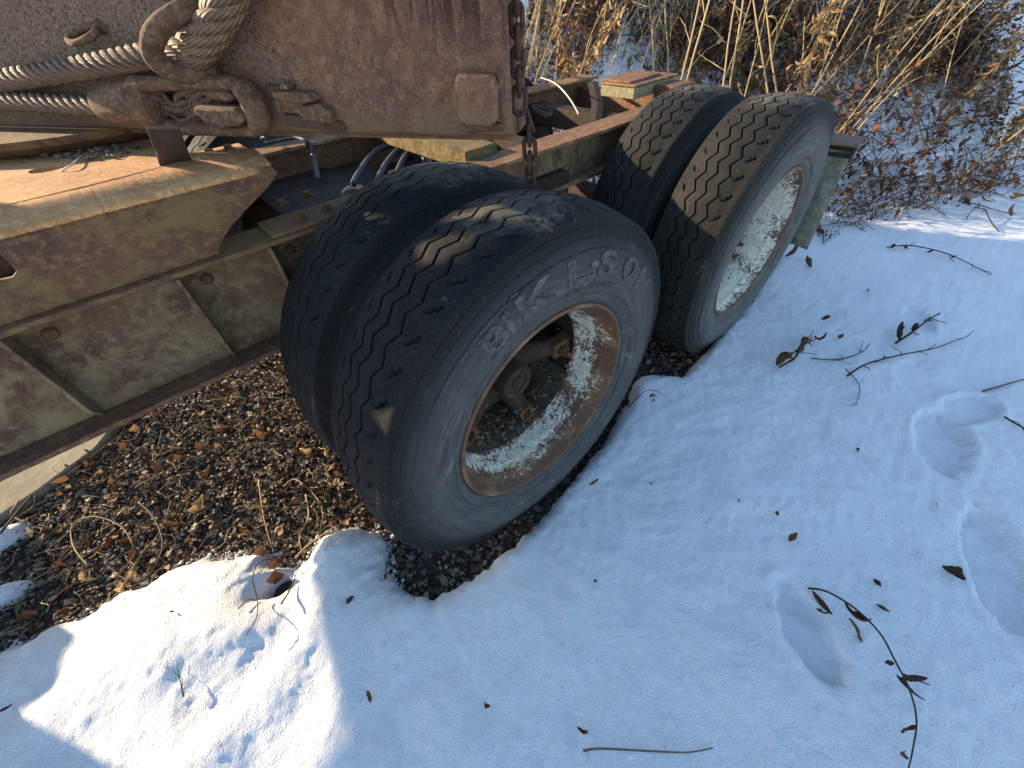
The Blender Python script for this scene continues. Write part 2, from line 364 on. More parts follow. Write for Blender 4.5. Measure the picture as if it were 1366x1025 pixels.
nt_.links.new(ramp(nt_, _n, [(.3, (.03, .024, .02)), (.6, (.07, .055, .042)), (.8, (.12, .10, .08))]), b_.inputs['Base Color']); b_.inputs['Roughness'].default_value = .95
bump(nt_, b_, [(_n, .8, .01), (_n2, .6, .003)])

# ------------------------------------------------------------------ terrain
GZ = -0.508
GPX = [(-60,880),(10,858),(60,832),(120,812),(160,782),(190,780),(225,752),(270,738),(300,738),(345,734),(372,752),(392,750),(408,740),(425,712),(450,702),(500,706),(512,716),(509,742),(514,768),(540,789),(575,793),(600,785),(650,752),(700,708),(760,640),(800,590),(822,556),(838,528),(852,500),(870,498),(905,499),(925,485),(945,462),(985,410),(1030,352)]
GPOLY = [tuple(at(u, v, 2, -.45)[:2]) for u, v in GPX] + [(1.95, .62), (1.75, 1.3), (1.6, 4.0), (-4.0, 4.0), (-3.4, .9)]
def sdist(x, y, poly):
    """signed distance, positive outside"""
    x = np.asarray(x); y = np.asarray(y); d = np.full(x.shape, 1e9); ins = np.zeros(x.shape, bool); n = len(poly)
    for i in range(n):
        ax, ay = poly[i]; bx, by = poly[(i+1) % n]; ex, ey = bx-ax, by-ay
        t = np.clip(((x-ax)*ex+(y-ay)*ey)/(ex*ex+ey*ey), 0, 1); d = np.minimum(d, np.hypot(x-ax-t*ex, y-ay-t*ey))
        c = ((ay > y) != (by > y)); ins ^= c & (x < (bx-ax)*(y-ay)/((by-ay) if by != ay else 1e-9)+ax)
    return np.where(ins, -d, d)
def bank(x, y):
    s = .66*x + .75*y - 2.35 + .25*fbm(x*.6, y*.6, 5, 2)
    sp = np.where(s > 3, s, np.log1p(np.exp(np.clip(s*4, -30, 12)))/4)
    rise = .52*sp; rise = np.where(sp > 6, .52*6 + .1*(sp-6), rise)
    behind = 1/(1+np.exp(-(x+.6)*6)); west = 1/(1+np.exp(-(x-.3)*5))
    return rise*west
def gel(x, y, cx, cy, sx, sy, a=0):
    c, s = math.cos(a), math.sin(a); u = (x-cx)*c+(y-cy)*s; w = -(x-cx)*s+(y-cy)*c; return (u/sx)**2+(w/sy)**2
FOOT = [(.185, -.765, .115, .055, R(43+8), .030), (1.17, -.865, .17, .075, R(8), .034), (1.42, -.90, .12, .06, R(-25), .022), (.735, -1.07, .20, .07, R(20), .034), (2.3, -1.05, .16, .07, R(10), .03), (1.95, -.62, .10, .05, R(30), .014)]
def snow_z(x, y, full=False):
    x = np.asarray(x, float); y = np.asarray(y, float)
    d = sdist(x, y, GPOLY) + .020*fbm(x*14, y*14, 3, 4) + .010*fbm(x*60, y*60, 9, 2)
    for cx, cy, rx, ry in ((-1.56, 1.24, .10, .055), (-1.53, .97, .07, .04)):
        d = np.maximum(d, (1-np.sqrt(((x-cx)/rx)**2+((y-cy)/ry)**2))*.04 + .01*fbm(x*30, y*30, 8, 3))
    q = at(368, 778, 2, -.45); dd = np.hypot((x-q.x), (y-q.y)*1.3) - .036 + .015*fbm(x*30, y*30, 41, 3)
    d = np.minimum(d, dd)
    T = .078 + .012*fbm(x*7, y*7, 47, 3)*np.clip((-x-.45)*4, 0, 1); w = .06 + .09*np.clip((-x-.5)*5, 0, 1)*(.7+.8*vnoise(x*9, y*9, 49))
    e = np.clip(d/w, 0, 1); lip = np.sqrt(np.clip(1-(1-e)**2, 0, 1))
    z = GZ + T*lip + .10*np.clip(1-np.exp(-np.clip(d, 0, 9)/.9), 0, 1)*.25
    z += .018*fbm(x*2.2+3, y*2.2, 21, 2)*np.clip(d/.25, 0, 1) + .0055*fbm(x*13, y*13, 23, 4)*e + .0030*fbm(x*55, y*55, 25, 3)*e
    z += .030*np.exp(-gel(x, y, -1.05, .36, .22, .10, R(-25))) + .022*np.exp(-gel(x, y, -.66, .33, .10, .07)) + .016*np.exp(-gel(x, y, -1.0, .08, .3, .07, R(15)))
    z -= .012*np.exp(-gel(x, y, -.86, .20, .15, .05, R(30))) + .02*np.exp(-gel(x, y, -.745, .315, .05, .012, R(-12)))
    for i, (cx, cy, a, b, an, dep) in enumerate(FOOT):
        g = gel(x, y, cx, cy, a, b, an) + .5*fbm(x*22, y*22, 31+i, 3)
        p = 1/(1+np.exp(np.clip((g-1)*11, -30, 30))); z -= dep*.95*p*(1+.35*fbm(x*25, y*25, 61+i, 3)); z += .0025*np.exp(-((np.sqrt(np.maximum(g, 0))-1.3)/.2)**2)
    far = np.clip((.66*x+.75*y-1.6)/1.2, 0, 1)
    z += far*(.10*fbm(x*2.3, y*2.3, 71, 4) + .05*fbm(x*9, y*9, 75, 3)) + bank(x, y)
    z = np.where(d < 0, GZ - .10*np.clip(-d/.02, 0, 1), z)
    return (z, d) if full else z
def zs(x, y): return float(snow_z(np.array([x]), np.array([y]))[0])
def grid(xs, ys):
    X, Y = np.meshgrid(xs, ys, indexing='ij'); nx, ny = X.shape
    idx = np.arange(nx*ny).reshape(nx, ny); F = np.stack([idx[:-1, :-1], idx[1:, :-1], idx[1:, 1:], idx[:-1, 1:]], -1).reshape(-1, 4)
    return X.ravel(), Y.ravel(), F
def axis_pts(a, b, n0, n1, step):
    """fine between n0 and n1, growing outside"""
    mid = list(np.arange(n0, n1, step)); lo = []; p = n0; s = step
    while p > a: s *= 1.06; p -= s; lo.append(p)
    hi = []; p = mid[-1]; s = step
    while p < b: s *= 1.06; p += s; hi.append(p)
    return np.array(lo[::-1]+mid+hi)
xs = axis_pts(-60, 120, -1.7, 1.5, .0072); ys = axis_pts(-60, 120, -1.3, 1.1, .0072)
X, Y, F = grid(xs, ys); Z, D = snow_z(X, Y, True)
keep = (D[F] > -.022).any(1); F = F[keep]
used = np.unique(F); rm = np.full(len(X), -1); rm[used] = np.arange(len(used))
o = link('snow', np_mesh('snow', np.stack([X, Y, Z], 1)[used], rm[F], SNOW)); tag(o, kind='structure')
gx = axis_pts(-60, 120, -2.2, 2.2, .025); gy = axis_pts(-60, 120, -1.4, 2.6, .025)
X, Y, F = grid(gx, gy)
Zg = GZ - .012 + .012*fbm(X*5, Y*5, 91, 4)*np.exp(-np.clip(-np.abs(X), -1, 0)*0) - .0 + bank(X, Y)*.999 - np.where(np.hypot(X, Y) > 2.2, .12, 0)
o = link('ground', np_mesh('ground', np.stack([X, Y, Zg], 1), F, GROUND)); tag(o, kind='structure')

# ------------------------------------------------------------------ gravel (nobody could count it)
def chips(n, xy, smin, smax, zoff, seed, flat=.45):
    r = np.random.default_rng(seed)
    base = np.array([(-1,-1,-1),(1,-1,-1),(1,1,-1),(-1,1,-1),(-1,-1,1),(1,-1,1),(1,1,1),(-1,1,1)], float)
    T = np.array([(0,3,2),(0,2,1),(4,5,6),(4,6,7),(0,1,5),(0,5,4),(1,2,6),(1,6,5),(2,3,7),(2,7,6),(3,0,4),(3,4,7)])
    s = smin + (smax-smin)*r.random(n)**2.6
    V = base[None]*(1 - .55*r.random((n, 8, 3))); V *= np.stack([s, s*(.5+.4*r.random(n)), s*flat*(.5+.8*r.random(n))], 1)[:, None]*.5
    a = r.random(n)*2*PI; tx = r.normal(0, .35, n); ty = r.normal(0, .35, n)
    def rot(V, a, i, j):
        c, s_ = np.cos(a)[:, None], np.sin(a)[:, None]; p, q = V[..., i].copy(), V[..., j].copy(); V[..., i] = c*p-s_*q; V[..., j] = s_*p+c*q
    rot(V, tx, 1, 2); rot(V, ty, 0, 2); rot(V, a, 0, 1)
    V += np.stack([xy[:, 0], xy[:, 1], zoff + r.random(n)*.008], 1)[:, None]
    Fc = (T[None] + (np.arange(n)*8)[:, None, None]).reshape(-1, 3)
    return V.reshape(-1, 3), Fc, np.repeat(r.random(n), 8)
def inside_pts(n, x0, x1, y0, y1, seed, margin=.02, dens=None):
    r = np.random.default_rng(seed); P = np.stack([x0+(x1-x0)*r.random(n), y0+(y1-y0)*r.random(n)], 1)
    d = sdist(P[:, 0], P[:, 1], GPOLY); k = d < margin
    if dens is not None: k &= r.random(n) < dens(P)
    return P[k]
Vs = []; Fs = []; As = []; off = 0
for n, box_, smn, smx, zo, sd in ((46000, (-1.75, 1.15, -.1, 1.7), .005, .020, GZ-.006, 1), (9000, (-1.75, 1.15, -.1, 1.7), .013, .036, GZ-.004, 2), (14000, (-3, 2, 1.2, 3.2), .014, .03, GZ-.006, 3)):
    P = inside_pts(n, *box_, sd); V, Fc, A = chips(len(P), P, smn, smx, zo, sd+10); Vs.append(V); Fs.append(Fc+off); As.append(A); off += len(V)
o = link('gravel', np_mesh('gravel', np.concatenate(Vs), np.concatenate(Fs), STONE, smooth=False, attr={'var': np.concatenate(As)})); tag(o, 'dark slate gravel showing on bare ground under trailer and round tyres', 'gravel', kind='stuff')

# ------------------------------------------------------------------ leaves and twigs
def leaf_geo(L, W, curl, twist, r, n=7, fold=.35):
    """one dry leaf: a curled strip of 2 quads across; returns verts, faces"""
    vs = []; p = Vector((0, 0, 0)); a = 0
    for i in range(n+1):
        t = i/n; w = W*math.sin(PI*min(1, t*.93+.04))**.8*(1 + .32*(r.random()-.5)); tw = twist*t
        side = Vector((0, math.cos(tw), math.sin(tw))); up = Vector((-math.sin(a), 0, math.cos(a)))
        for k in (-1, 0, 1): vs.append(p + side*(w*.5*k) + up*(fold*w*abs(k)) + Vector((0, 0, (r.random()-.5)*W*.12)))
        p = p + Vector((math.cos(a), 0, math.sin(a)))*(L/n); a += curl/n*(1+.5*(r.random()-.5))
    fs = []
    for i in range(n):
        for k in (0, 1): q = i*3+k; fs.append((q, q+1, q+4, q+3))
    return vs, fs
class Leaves:
    def __init__(s): s.V = []; s.F = []; s.A = []; s.n = 0
    def add(s, M, L, W, curl, twist, r, n=6, fold=.35, var=None):
        vs, fs = leaf_geo(L, W, curl, twist, r, n, fold); a = r.random() if var is None else var
        s.V += [tuple(M @ v) for v in vs]; s.F += [tuple(i+s.n for i in f) for f in fs]; s.A += [a]*len(vs); s.n += len(vs)
    def build(s, name, m, parent=None):
        me = np_mesh(name, np.array(s.V), np.array(s.F), m, True, {'var': s.A}); return link(name, me, parent)
def eul(rx, ry, rz): return (Matrix.Rotation(rz, 4, 'Z') @ Matrix.Rotation(ry, 4, 'Y') @ Matrix.Rotation(rx, 4, 'X'))
def crooked(p, d, L, n, wob, r, droop=0):
    """a wandering twig centre line"""
    p = Vector(p); d = Vector(d).normalized(); out = [p.copy()]
    for i in range(n):
        d = (d + Vector((r.gauss(0, wob), r.gauss(0, wob), r.gauss(0, wob) - droop))).normalized(); p = p + d*(L/n); out.append(p.copy())
    return out

# ------------------------------------------------------------------ trailer
trailer = empty('trailer', (0.6, .6, GZ)); tag(trailer, 'rusty steel trailer frame standing on two axles of worn dual tyres', 'trailer')
TI = Matrix.Translation((-.6, -.6, -GZ))
def tpart(mb, name, m, parent=None, **k):
    o = mb.build(name, m, parent or trailer, **k)
    if parent is None: o.matrix_parent_inverse = TI
    return o

WH = .508
def crown(y): return WH - .0125*((y-.111)/.09)**2
def tyre_mesh():
    P = [(.030,.292,0),(.008,.298,0),(-.002,.306,0),(-.0085,.318,0),(-.0085,.327,0),(-.013,.330,0),(-.019,.348,0),(-.0225,.368,0),(-.0235,.388,0),(-.0215,.408,0),(-.0175,.426,0),(-.0165,.432,0),(-.0120,.4335,0),(-.0100,.444,0),(-.0065,.4545,0),(-.0045,.4555,0),(-.0030,.4650,0),(-.0015,.4745,0),(.0005,.4752,0),(.0010,.4845,0),(.0032,.4925,0)]
    P += [(.0085, .4955, 0), (.020, crown(.02), 0)]
    P += [(y, crown(y), 0) for y in (.0240, .0268, .0296, .0324, .0352, .0380, .0408, .0436, .052)]
    for i, g in enumerate((.073, .114, .153)):
        c = crown(g)
        P += [(g-.012, crown(g-.012), .7), (g-.0040, c, 1), (g-.0030, c-.0010, 1), (g-.0026, c-.0125, 1), (g+.0026, c-.0125, 1), (g+.0030, c-.0010, 1), (g+.0040, c, 1), (g+.012, crown(g+.012), .7)]
        if i < 2: P += [(g+.0205, crown(g+.0205), .9)]
    P += [(y, crown(y), 0) for y in (.1780, .1808, .1836, .1864, .1892, .1920, .1948, .1980)]
    P += [(.202, crown(.202), 0), (.2135, .4955, 0)]
    P += [(.222-y, r, 0) for y, r, w in P[20::-1]]
    nA = 98*10; P = np.array(P); m = len(P)
    a = np.arange(nA)*2*PI/nA; zig = np.abs(((np.arange(nA)/20.0) % 1)*2-1)*2-1
    Y = P[None, :, 0] + zig[:, None]*.0088*P[None, :, 2]; RR = np.repeat(P[None, :, 1], nA, 0)
    # notches in both shoulder ribs, one to a zigzag
    k = (np.arange(nA) % 20)
    for sgn, y0 in ((1, .0345), (-1, .1875)):
        for j in range(m):
            dy = (P[j, 0]-y0)*sgn
            if abs(dy) < .0125 and P[j, 2] == 0 and P[j, 1] > .49:
                for kk in range(20):
                    ds = (kk-9)*.00326 - dy*.55; dep = 0
                    if abs(ds) < .0036 and abs(dy) < .0065: dep = .010
                    if abs(ds+.006) < .0028 and -.0085 < dy < -.002: dep = .009
                    if abs(ds-.006) < .0028 and .002 < dy < .0095: dep = .007
                    if dep:
                        c_ = (k == kk); rr_ = np.random.default_rng(7).random(c_.sum()); RR[c_, j] -= dep*(.35+.65*rr_)
    # short ticks round the shoulder wall
    for j in range(m):
        if .444 < P[j, 1] < .4745 and P[j, 0] < .02: Y[:, j] += np.where((k == 3) | (k == 13), .0016, 0)
    nz = fbm(a[:, None]*9*np.ones((1, m)), P[None, :, 0]*60*np.ones((nA, 1)), 5, 3)
    nz = nz*np.minimum(1, np.minimum(a, 2*PI-a)*4)[:, None]; RR += nz*.0016
    V = np.stack([RR*np.cos(a)[:, None], Y, RR*np.sin(a)[:, None]], -1).reshape(-1, 3)
    idx = np.arange(nA*m).reshape(nA, m); nx = np.roll(idx, -1, 0)
    F = np.stack([idx[:, :-1], idx[:, 1:], nx[:, 1:], nx[:, :-1]], -1).reshape(-1, 4)
    me = np_mesh('tyre', V, F, RUBBER, True); me.set_sharp_from_angle(angle=R(38)); return me
TY = tyre_mesh(); TYR = TY.copy(); TYR.materials[0] = RUBBER_REAR
SWP = [(.298,.008),(.306,-.002),(.318,-.0085),(.330,-.013),(.348,-.019),(.368,-.0225),(.388,-.0235),(.408,-.0215),(.426,-.0175),(.444,-.010),(.4555,-.0045),(.475,.002)]
def swy(r): return float(np.interp(r, [p[0] for p in SWP], [p[1] for p in SWP]))
def letters(txt, a0, a1, r0, h, ext, parent, name, m, shear=0):
    """raised lettering bent round the sidewall, from angle a0 to a1 (degrees, clockwise)"""
    cu = bpy.data.curves.new(name, 'FONT'); cu.body = txt; cu.size = 1; cu.extrude = .5; cu.shear = shear; cu.offset = .03; cu.resolution_u = 3
    tmp = bpy.data.objects.new(name, cu); COL.objects.link(tmp); dg = bpy.context.evaluated_depsgraph_get(); me0 = tmp.evaluated_get(dg).to_mesh()
    V = np.empty(len(me0.vertices)*3); me0.vertices.foreach_get('co', V); V = V.reshape(-1, 3); F = [tuple(p.vertices) for p in me0.polygons]
    tmp.evaluated_get(dg).to_mesh_clear(); bpy.data.objects.remove(tmp)
    x0, x1 = V[:, 0].min(), V[:, 0].max(); mb = MB(); vs = []
    for x, y, z in V:
        a = R(a0 + (a1-a0)*(x-x0)/(x1-x0)); r = r0 + y/.7*h
        vs.append((r*math.cos(a), swy(r) - (z+.5)*ext + .0004, r*math.sin(a)))
    mb.add(vs, F); return mb.build(name, m, parent, sharp=40)
def wheel(x, y, tmesh, rim_m, outer, front):
    w = empty('wheel', (x, y, 0)); w.parent = trailer; w.matrix_parent_inverse = TI
    t = link('tyre', tmesh, w); t.rotation_euler = (0, R(0 if outer else 3.1), 0)
    p = [(.010,.301),(-.001,.300),(-.0045,.296),(-.004,.2915),(.001,.288),(.012,.285),(.022,.280),(.034,.2745),(.040,.2690),(.046,.2675),(.066,.2640),(.074,.2605),(.080,.2590),(.104,.2565),(.122,.2545),(.132,.2500),(.139,.2505),(.141,.256),(.120,.259),(.060,.270),(.030,.290)]
    if not front: p = p[:12] + [(.104,.2575),(.15,.2545),(.175,.2555),(.22,.2530),(.228,.2500),(.236,.2505),(.238,.256)] + p[-3:]
    mb = MB(); mb.lathe(p, 128, closed=True); mb.build('rim', rim_m, w, sharp=60)
    return w
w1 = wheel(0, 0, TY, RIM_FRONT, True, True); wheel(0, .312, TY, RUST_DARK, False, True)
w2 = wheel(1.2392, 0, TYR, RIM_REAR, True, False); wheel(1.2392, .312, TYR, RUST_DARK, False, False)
def letmat():
    m, nt, b = mat('letter_rubber'); n1 = noise(nt, 90, 6, .7, obvec(nt)); n2 = noise(nt, 14, 4, .7, obvec(nt))
    c = mix(nt, ramp(nt, n1, [(.42, 0), (.6, 1)]), (.018, .019, .020), (.07, .071, .072)); c = mix(nt, ramp(nt, n2, [(.5, 0), (.68, .8)]), c, (.095, .095, .09))
    nt.links.new(c, b.inputs['Base Color']); b.inputs['Roughness'].default_value = .8; bump(nt, b, [(n1, .5, .0015)]); return m
LET = letmat()
letters('BI', 121, 110, .372, .052, .0040, w1, 'raised_lettering', LET)
letters('K L:S 01', 107.5, 42, .377, .050, .0042, w1, 'raised_lettering', LET)
letters('LONGMARK', 88.5, 57, .347, .0135, .0024, w1, 'raised_lettering', LET, .2)
letters('O', -133, -139, .395, .022, .0015, w1, 'raised_lettering', LET)
letters('TUBELESS', 172, 150, .36, .012, .0012, w1, 'raised_lettering', LET)
def plaque(a0, a1, r0, r1, parent, name='sidewall_panel'):
    """raised frame of bars on the sidewall"""
    mb = MB()
    def bar(aa, ab, ra, rb):
        n = max(2, int(abs(ab-aa)/1.2)); vs = []
        for i in range(n+1):
            a = R(aa+(ab-aa)*i/n)
            for r, k in ((ra, 0), (ra, 1), (rb, 1), (rb, 0)): vs.append((r*math.cos(a), swy(r)-.0016*k+.0003, r*math.sin(a)))
        fs = [(i*4+j, i*4+j+1, i*4+j+5, i*4+j+4) for i in range(n) for j in range(3)] + [(3, 2, 1, 0), (n*4, n*4+1, n*4+2, n*4+3)]; mb.add(vs, fs)
    bar(a0, a1, r1-.0022, r1); bar(a0, a1, r0, r0+.0022); bar(a0, a0-.35, r0, r1); bar(a1+.35, a1, r0, r1); return mb.build(name, LET, parent)
plaque(149.5, 140.5, .345, .385, w1)
plaque(138, 123, .345, .43, w1); plaque(122.5, 109, .362, .432, w1); plaque(108, 105.5, .355, .435, w1)
mb = MB()
for k in range(11):                                        # fine ribs beside the letters
    a = R(120.5 - k*.85); vs = []
    for q in (0, .0045):
        for r in (.372, .385, .40, .418): vs.append((r*math.cos(a-q), swy(r)-.0014, r*math.sin(a-q)))
    mb.add(vs, [(0, 1, 5, 4), (1, 2, 6, 5), (2, 3, 7, 6)])
mb.build('sidewall_rib', LET, w1)
# scuffs of pale dirt stuck to the front tyres

def hub(x, ang0, cap=True):
    h = empty('hub', (x, 0, 0)); h.parent = trailer; h.matrix_parent_inverse = TI
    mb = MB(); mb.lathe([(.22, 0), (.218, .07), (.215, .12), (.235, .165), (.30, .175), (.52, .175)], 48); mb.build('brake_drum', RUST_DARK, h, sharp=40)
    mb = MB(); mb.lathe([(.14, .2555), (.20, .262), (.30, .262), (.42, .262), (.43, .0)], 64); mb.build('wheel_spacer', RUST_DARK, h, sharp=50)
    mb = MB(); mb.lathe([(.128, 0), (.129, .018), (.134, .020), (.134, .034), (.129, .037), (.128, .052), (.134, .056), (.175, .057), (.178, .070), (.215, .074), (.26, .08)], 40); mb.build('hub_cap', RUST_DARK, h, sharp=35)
    for k in range(5):
        a = R(ang0 + 72*k); ca, sa = math.cos(a), math.sin(a); M = Matrix(((ca, 0, -sa, 0), (0, 1, 0, 0), (sa, 0, ca, 0), (0, 0, 0, 1)))
        mb = MB(); mb.tube([M @ Vector(p) for p in ((.05, .235, 0), (.11, .215, 0), (.16, .195, 0), (.205, .185, 0), (.25, .185, 0))], [.048, .042, .034, .034, .042], 10, flat=(.8, (0, 1, 0)))
        mb.build('spoke', RUST_DARK, h, sharp=50)
        mb = MB(); mb.prism([(.178, -.026), (.222, -.03), (.246, -.022), (.246, .022), (.222, .03), (.178, .026)], .150, .172, lambda p, q, y: M @ Vector((p, y, q)))
        mb.build('rim_clamp', RUST_NUT, h, bevel=.004)
        mb = MB(); hexa = [(.205+.0165*math.cos(R(60*i+10)), .0165*math.sin(R(60*i+10))) for i in range(6)]
        mb.prism(hexa, .128, .150, lambda p, q, y: M @ Vector((p, y, q))); mb.build('nut', RUST_NUT, h, bevel=.003)
        mb = MB(); mb.prism([(.205+.009*math.cos(R(45*i)), .009*math.sin(R(45*i))) for i in range(8)], .113, .135, lambda p, q, y: M @ Vector((p, y, q))); mb.build('stud', RUST_NUT, h, sharp=40)
    return h
hub(0, 213); hub(1.2392, 190)
for x in (0, 1.2392):
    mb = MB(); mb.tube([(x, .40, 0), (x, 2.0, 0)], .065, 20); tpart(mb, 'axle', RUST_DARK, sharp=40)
for y in (.66, 1.44):
    mb = MB(); mb.prism([(-.12, -.08), (0, -.1), (.25, -.03), (.62, .03), (1.0, -.03), (1.24, -.1), (1.36, -.08), (1.3, .06), (1.0, .1), (.62, .2), (.25, .1), (-.05, .06)], y-.045, y+.045, lambda a, b, h: Vector((a, h, b)))
    tpart(mb, 'walking_beam', RUST_DARK, bevel=.01)
    mb = MB(); mb.box((.50, y-.05, .12), (.74, y+.05, .30)); tpart(mb, 'beam_hanger', RUST_DARK, bevel=.01)
# far side wheels
for x in (0, 1.2392):
    for y in (1.62, 1.93):
        w = empty('wheel', (x, y, 0)); w.parent = trailer; w.matrix_parent_inverse = TI
        link('tyre', TY, w); mb = MB(); mb.lathe([(.0, .30), (.02, .285), (.2, .27), (.222, .30)], 48); mb.build('rim', RUST_DARK, w)
        mb = MB(); mb.lathe([(.1, 0), (.1, .28)], 32); mb.build('wheel_disc', RUST_DARK, w)

# rails (near, far): top flange, web, bottom flange; the left stretch is deeper and ribbed
def boxpart(name, a, b, m, bevel=.0025, parent=None):
    mb = MB(); mb.box(a, b); return tpart(mb, name, m, bevel=bevel)
boxpart('top_flange', (-.20, .600, .389), (1.95, .722, .401), RUST_RAIL)
boxpart('top_flange', (-2.6, .602, .3885), (-.203, .722, .4005), RUST_SIDE)
boxpart('web', (.062, .655, .254), (1.95, .667, .3885), RUST_DIRTY)
boxpart('bottom_flange', (.062, .602, .240), (1.95, .720, .2535), RUST_DIRTY)
boxpart('web', (-2.6, .664, .134), (.058, .676, .388), RUST_DIRTY)
boxpart('bottom_flange', (-2.6, .600, .120), (.060, .740, .1335), RUST_SIDE)
for x in (-2.1, -1.45, -1.16, -.858, -.562, -.362, -.12):
    mb = MB(); mb.prism([(.604, .386), (.664, .386), (.664, .137), (.648, .137), (.606, .178)], x-.004, x+.004, lambda a, b, h: Vector((h, a, b))); tpart(mb, 'stiffener_rib', RUST_DIRTY, bevel=.0015)
    for z in (.345,):
        mb = MB(); mb.lathe([(.0, .014), (-.008, .012), (-.011, .006), (-.0115, 0)], 12, (x+.05, .6635, z)); tpart(mb, 'rivet', RUST_NUT, sharp=50)
boxpart('top_flange', (-2.6, 1.385, .398), (1.86, 1.505, .410), RUST_RAIL)
boxpart('web', (-2.6, 1.428, .25), (1.85, 1.440, .3975), RUST_SIDE)
boxpart('bottom_flange', (-2.6, 1.385, .237), (1.86, 1.505, .2495), RUST_DARK)
# caked soil ledge and bolted splice plates
boxpart('splice_plate', (-.345, .606, .4015), (-.02, .720, .411), RUST_SIDE)
def bolt(x, y, z, m=RUST_NUT, r=.0135, parent=None):
    mb = MB(); mb.lathe([(0, r*1.5), (.003, r*1.5), (.003, 0)], 14, (x, y, z), 'z')
    h = [(x+r*math.cos(R(60*i+x*900)), y+r*math.sin(R(60*i+x*900))) for i in range(6)]
    mb.prism(h, z+.0028, z+.014, lambda a, b, k: Vector((a, b, k))); return tpart(mb, 'bolt', m, bevel=.0015)
for u, v in ((376, 271), (410, 260), (402, 290), (436, 278)):
    p = at(u, v, 2, .415); bolt(p.x, p.y, .411, r=.012)
boxpart('splice_plate', (-.44, 1.18, .438), (-.17, 1.45, .448), RUST_PLATE)
boxpart('packer', (-.44, 1.20, .4105), (-.18, 1.44, .4378), RUST_DARK)
for u, v in ((279, 202), (304, 196), (318, 204)):
    p = at(u, v, 2, .455); bolt(p.x, p.y, .448, r=.014)
# cross members
mb = MB(); mb.box((.335, .7235, .366), (.475, 1.384, .427)); o = tpart(mb, 'timber_crosspiece', MOSSY, bevel=.006)
boxpart('cross_member', (.10, .722, .24), (.24, 1.427, .30), RUST_DARK, .006)
boxpart('cross_member', (-.62, .722, .16), (-.5, 1.427, .36), RUST_DARK, .006)
boxpart('cross_member', (1.72, .722, .26), (1.80, 1.427, .37), RUST_SIDE, .006)
boxpart('cross_member', (.78, .722, .26), (.88, 1.427, .33), RUST_DARK, .006)
boxpart('cross_member', (1.30, .722, .26), (1.4, 1.427, .35), RUST_DARK, .006)
boxpart('cross_member', (-.22, .722, .30), (.10, 1.427, .31), RUST_DARK, .004)
mb = MB(); mb.tube([(1.19, .86, .345), (1.40, 1.02, .372), (1.70, 1.30, .405)], .03, 4, flat=(.2, (0, 0, 1))); tpart(mb, 'diagonal_brace', RUST_DARK)
# box on the rails
mb = MB(); mb.box((1.345, .775, .418), (1.72, .965, .462)); tpart(mb, 'tool_box', LICHEN, bevel=.004)
mb = MB(); mb.box((1.338, .768, .4635), (1.70, .972, .4735)); tpart(mb, 'box_lid', RUST_RAIL, bevel=.003)
mb = MB(); mb.box((1.40, .74, .474), (1.66, .90, .482), Matrix.Rotation(R(3), 4, 'Z')); tpart(mb, 'loose_plate', RUST_RAIL, bevel=.002)
mb = MB(); mb.box((1.50, .66, .402), (1.66, .772, .455)); tpart(mb, 'box_bracket', RUST_SIDE, bevel=.004)
# side plate and turntable deck
side = [(-1.02, .402), (-1.02, .541), (-.742, .543), (-.31, .548), (-.275, .542), (-.268, .528), (-.300, .506), (-.335, .489), (-.375, .469), (-.415, .447), (-.447, .424), (-.462, .402)]
def plate_holes(outline, holes, z0, z1, zf=None):
    bm = bmesh.new()
    for lp in [outline] + holes:
        vs = [bm.verts.new((x, y, 0)) for x, y in lp]
        for i in range(len(vs)): bm.edges.new((vs[i], vs[(i+1) % len(vs)]))
    bmesh.ops.triangle_fill(bm, use_beauty=True, use_dissolve=False, edges=bm.edges[:])
    r = bmesh.ops.extrude_face_region(bm, geom=bm.faces[:]); top = [e for e in r['geom'] if isinstance(e, bmesh.types.BMVert)]
    ts = set(top)
    for v in bm.verts:
        dz = zf(v.co.x, v.co.y) if zf else 0
        v.co.z = (z1 if v in ts else z0) + dz
    bmesh.ops.recalc_face_normals(bm, faces=bm.faces[:]); mb = MB(); bm.verts.index_update(); mb.add([v.co.copy() for v in bm.verts], [tuple(v.index for v in f.verts) for f in bm.faces]); bm.free(); return mb
def circ2(cx, cy, r, n=24, sx=1): return [(cx+r*sx*math.cos(2*PI*i/n), cy+r*math.sin(2*PI*i/n)) for i in range(n)]
mb = plate_holes([(-.77, .722), (-.60, .735), (-.36, .765), (-.325, .775), (-.395, .83), (-.41, 1.38), (-1.17, 1.38)], [circ2(-.652, .975, .036), circ2(-.765, .885, .028), circ2(-.44, 1.05, .014, 14)], .550, .562)
tpart(mb, 'deck_plate', RUST_PLATE, sharp=40)
mb = plate_holes(side, [[(-.815, .478), (-.772, .474), (-.760, .482), (-.758, .522), (-.768, .532), (-.815, .530), (-.824, .518), (-.824, .488)]], 0, .012); mb.v = [(x, .622+z, y) for x, y, z in mb.v]; tpart(mb, 'side_plate', RUST_SIDE, bevel=.002)  # slot added so that sun reaches a spot on the front tread
